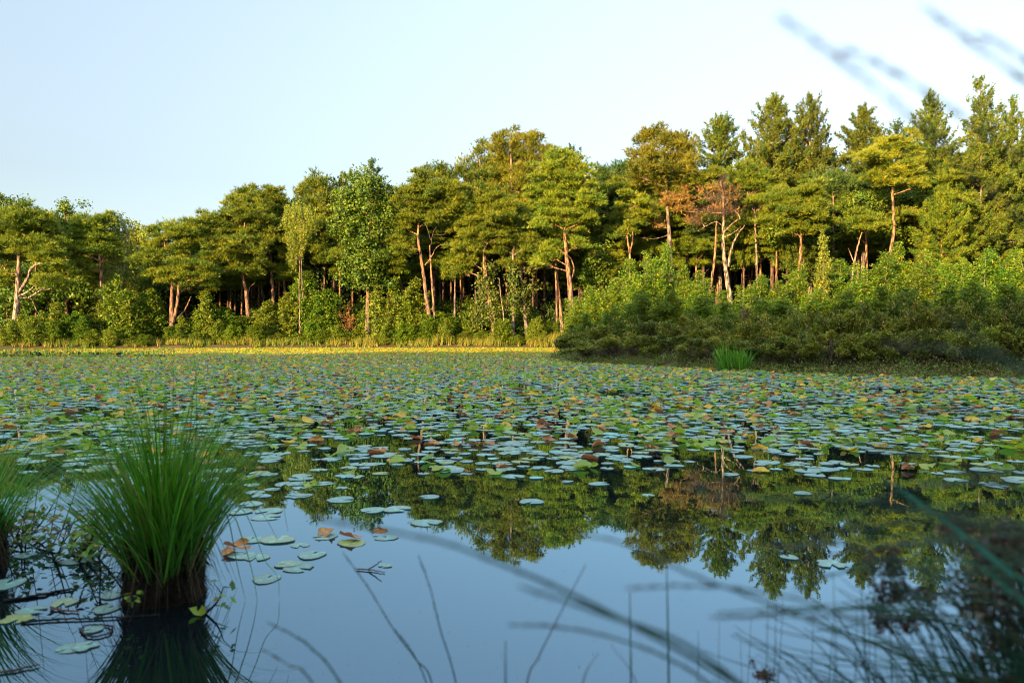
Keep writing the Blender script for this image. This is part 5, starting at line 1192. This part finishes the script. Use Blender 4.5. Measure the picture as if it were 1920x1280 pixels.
for k in range(230):
    tx = rng.uniform(1640, 1960); ty = np.interp(tx, [1640, 1960], [1200, 1000]) + rng.uniform(0, 260); D = rng.uniform(.95, 1.5)
    r_ = P(tx + rng.uniform(60, 420), 1700 + rng.uniform(0, 300), D); t_ = P(tx, ty, D); s_ = smooth_line([np.array([r_[0], r_[1], .1]), r_, r_ * .4 + t_ * .6 + np.array([rng.uniform(.0, .06), 0, rng.uniform(.0, .06)]), t_], 8)
    w = rng.uniform(.003, .006); v, f, _ = tube(s_ - b0, [w / 2, w * .45, w * .12], 5); ch.append((v, f, np.full(len(v), rng.random() * .6)))
build('stem', ch, M['rush'], o, True)
for (x, y, d, r) in ((1650, 1050, .98, .016), (1672, 1062, .98, .011), (1655, 1112, 1.0, .015), (1690, 1108, 1.0, .010), (1735, 1122, 1.02, .016), (1658, 1162, 1.0, .015), (1700, 1165, 1.0, .014), (1845, 1020, .85, .022), (1875, 1040, .8, .020), (1820, 1120, .92, .022), (1860, 1150, .88, .022), (1895, 1110, .82, .022), (1900, 1190, .85, .020), (1430, 1266, 1.25, .013), (1790, 985, .75, .012), (1900, 1010, .75, .020), (1840, 1080, .9, .022), (1870, 1200, .9, .020)):
    d *= 1.6; r *= 1.25; p = P(x, y, d) - b0; n = 190
    c = p + sphere_pts(n) * rng.uniform(.2, 1, (n, 1)) * r * np.array([1, 1, .8]) + np.repeat(rng.normal(0, r * .7, (n // 10, 3)), 10, 0)[:n]
    st = tube(smooth_line([P(x + 60, y + 90, d + .02) - b0, P(x + 22, y + 30, d) - b0, p], 5), [.0011, .0009], 4)
    build('flower_cluster', [blades(c, sphere_pts(n), .009, .005, 2, .6, rng.random(n)), (st[0], st[1], np.zeros(len(st[0])))], M['seedbrown'], o)

# brown leaved sprigs standing in the rush clump
for k, (x, y) in enumerate([(1850, 1030), (1900, 990), (1880, 1110), (1915, 1060), (1910, 1170), (1840, 1200)]):
    D = rng.uniform(1.0, 1.35); t_ = P(x, y, D); r_ = P(x + rng.uniform(30, 140), 1900, D); root = np.array([r_[0], r_[1], .1])
    sp_ = empty('brown_sprig', root, 'dark brown leafed sprig rising out of the rush clump', 'plant', 'brown sprigs in the rush clump'); s_ = smooth_line([root, r_ * .5 + t_ * .5 + rng.normal(0, .02, 3), t_], 10) - root
    build('stem', [tube(s_, [.003, .0022, .001], 5)], M['darkstick'], sp_, True)
    q_ = rng.uniform(.55, 1, 46); c = np.stack([np.interp(q_, np.linspace(0, 1, len(s_)), s_[:, j]) for j in range(3)], 1) + rng.normal(0, .022, (46, 3))
    build('foliage', [leaves(c, rng.normal(size=(46, 3)), .020, rng.random(46), .5)], M['sprig'], sp_)

# ------------------------------------------------------------------ sky, sun, camera
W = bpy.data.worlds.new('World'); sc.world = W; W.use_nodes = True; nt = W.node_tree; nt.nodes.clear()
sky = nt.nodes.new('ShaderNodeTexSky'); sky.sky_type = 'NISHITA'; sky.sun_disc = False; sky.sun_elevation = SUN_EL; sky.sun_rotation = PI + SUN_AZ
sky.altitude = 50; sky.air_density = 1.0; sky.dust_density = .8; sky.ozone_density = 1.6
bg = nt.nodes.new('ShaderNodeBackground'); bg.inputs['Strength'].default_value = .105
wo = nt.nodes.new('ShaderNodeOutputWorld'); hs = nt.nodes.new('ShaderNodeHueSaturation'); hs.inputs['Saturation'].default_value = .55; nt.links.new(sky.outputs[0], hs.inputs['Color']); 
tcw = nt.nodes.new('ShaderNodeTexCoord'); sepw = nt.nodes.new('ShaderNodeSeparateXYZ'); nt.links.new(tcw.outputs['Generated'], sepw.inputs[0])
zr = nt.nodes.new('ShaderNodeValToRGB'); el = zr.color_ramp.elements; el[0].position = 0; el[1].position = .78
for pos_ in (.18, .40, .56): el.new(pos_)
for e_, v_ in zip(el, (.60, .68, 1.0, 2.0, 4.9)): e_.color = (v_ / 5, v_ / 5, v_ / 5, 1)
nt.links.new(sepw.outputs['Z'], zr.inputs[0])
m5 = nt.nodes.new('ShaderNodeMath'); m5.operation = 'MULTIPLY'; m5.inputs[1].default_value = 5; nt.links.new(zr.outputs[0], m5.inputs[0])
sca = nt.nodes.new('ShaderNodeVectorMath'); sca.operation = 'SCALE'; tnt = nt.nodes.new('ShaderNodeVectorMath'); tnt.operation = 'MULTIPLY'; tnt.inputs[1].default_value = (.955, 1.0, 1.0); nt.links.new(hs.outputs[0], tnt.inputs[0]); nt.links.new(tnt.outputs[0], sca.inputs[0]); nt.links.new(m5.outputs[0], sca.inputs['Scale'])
nt.links.new(sca.outputs[0], bg.inputs[0])   # zenith brightened out of view to light the shaded pads; horizon dimmed
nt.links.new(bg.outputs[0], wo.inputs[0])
ld = bpy.data.lights.new('sun', 'SUN'); ld.energy = 5.0; ld.angle = math.radians(.55); ld.color = (1.0, .73, .36)
lo = bpy.data.objects.new('sun', ld); COL.objects.link(lo); lo.rotation_euler = Vector(-SUN_FROM).to_track_quat('-Z', 'Y').to_euler(); lo.location = (-30, -40, 30)
cd = bpy.data.cameras.new('camera'); cd.sensor_width = 36; cd.lens = 28; cd.clip_start = .05; cd.clip_end = 6000
cd.dof.use_dof = True; cd.dof.focus_distance = 22; cd.dof.aperture_fstop = 3.2
co = bpy.data.objects.new('camera', cd); COL.objects.link(co); co.location = (0, 0, CH); co.rotation_euler = (PI / 2 - PITCH, 0, 0); sc.camera = co
sc.render.resolution_x, sc.render.resolution_y = 1024, 682
vs = sc.view_settings; vs.view_transform = 'Standard'; vs.look = 'None'; vs.exposure = 1.85; vs.gamma = 1
sc.cycles.use_denoising = True; sc.cycles.filter_width = 1.05; sc.cycles.max_bounces = 8; sc.cycles.diffuse_bounces = 3; sc.cycles.glossy_bounces = 3; sc.cycles.transmission_bounces = 3; sc.cycles.use_adaptive_sampling = True; sc.cycles.adaptive_threshold = .01
print('built in %.1f s' % (time.time() - T0), len(bpy.data.objects), 'objects', sum(len(m.polygons) for m in bpy.data.meshes), 'faces')
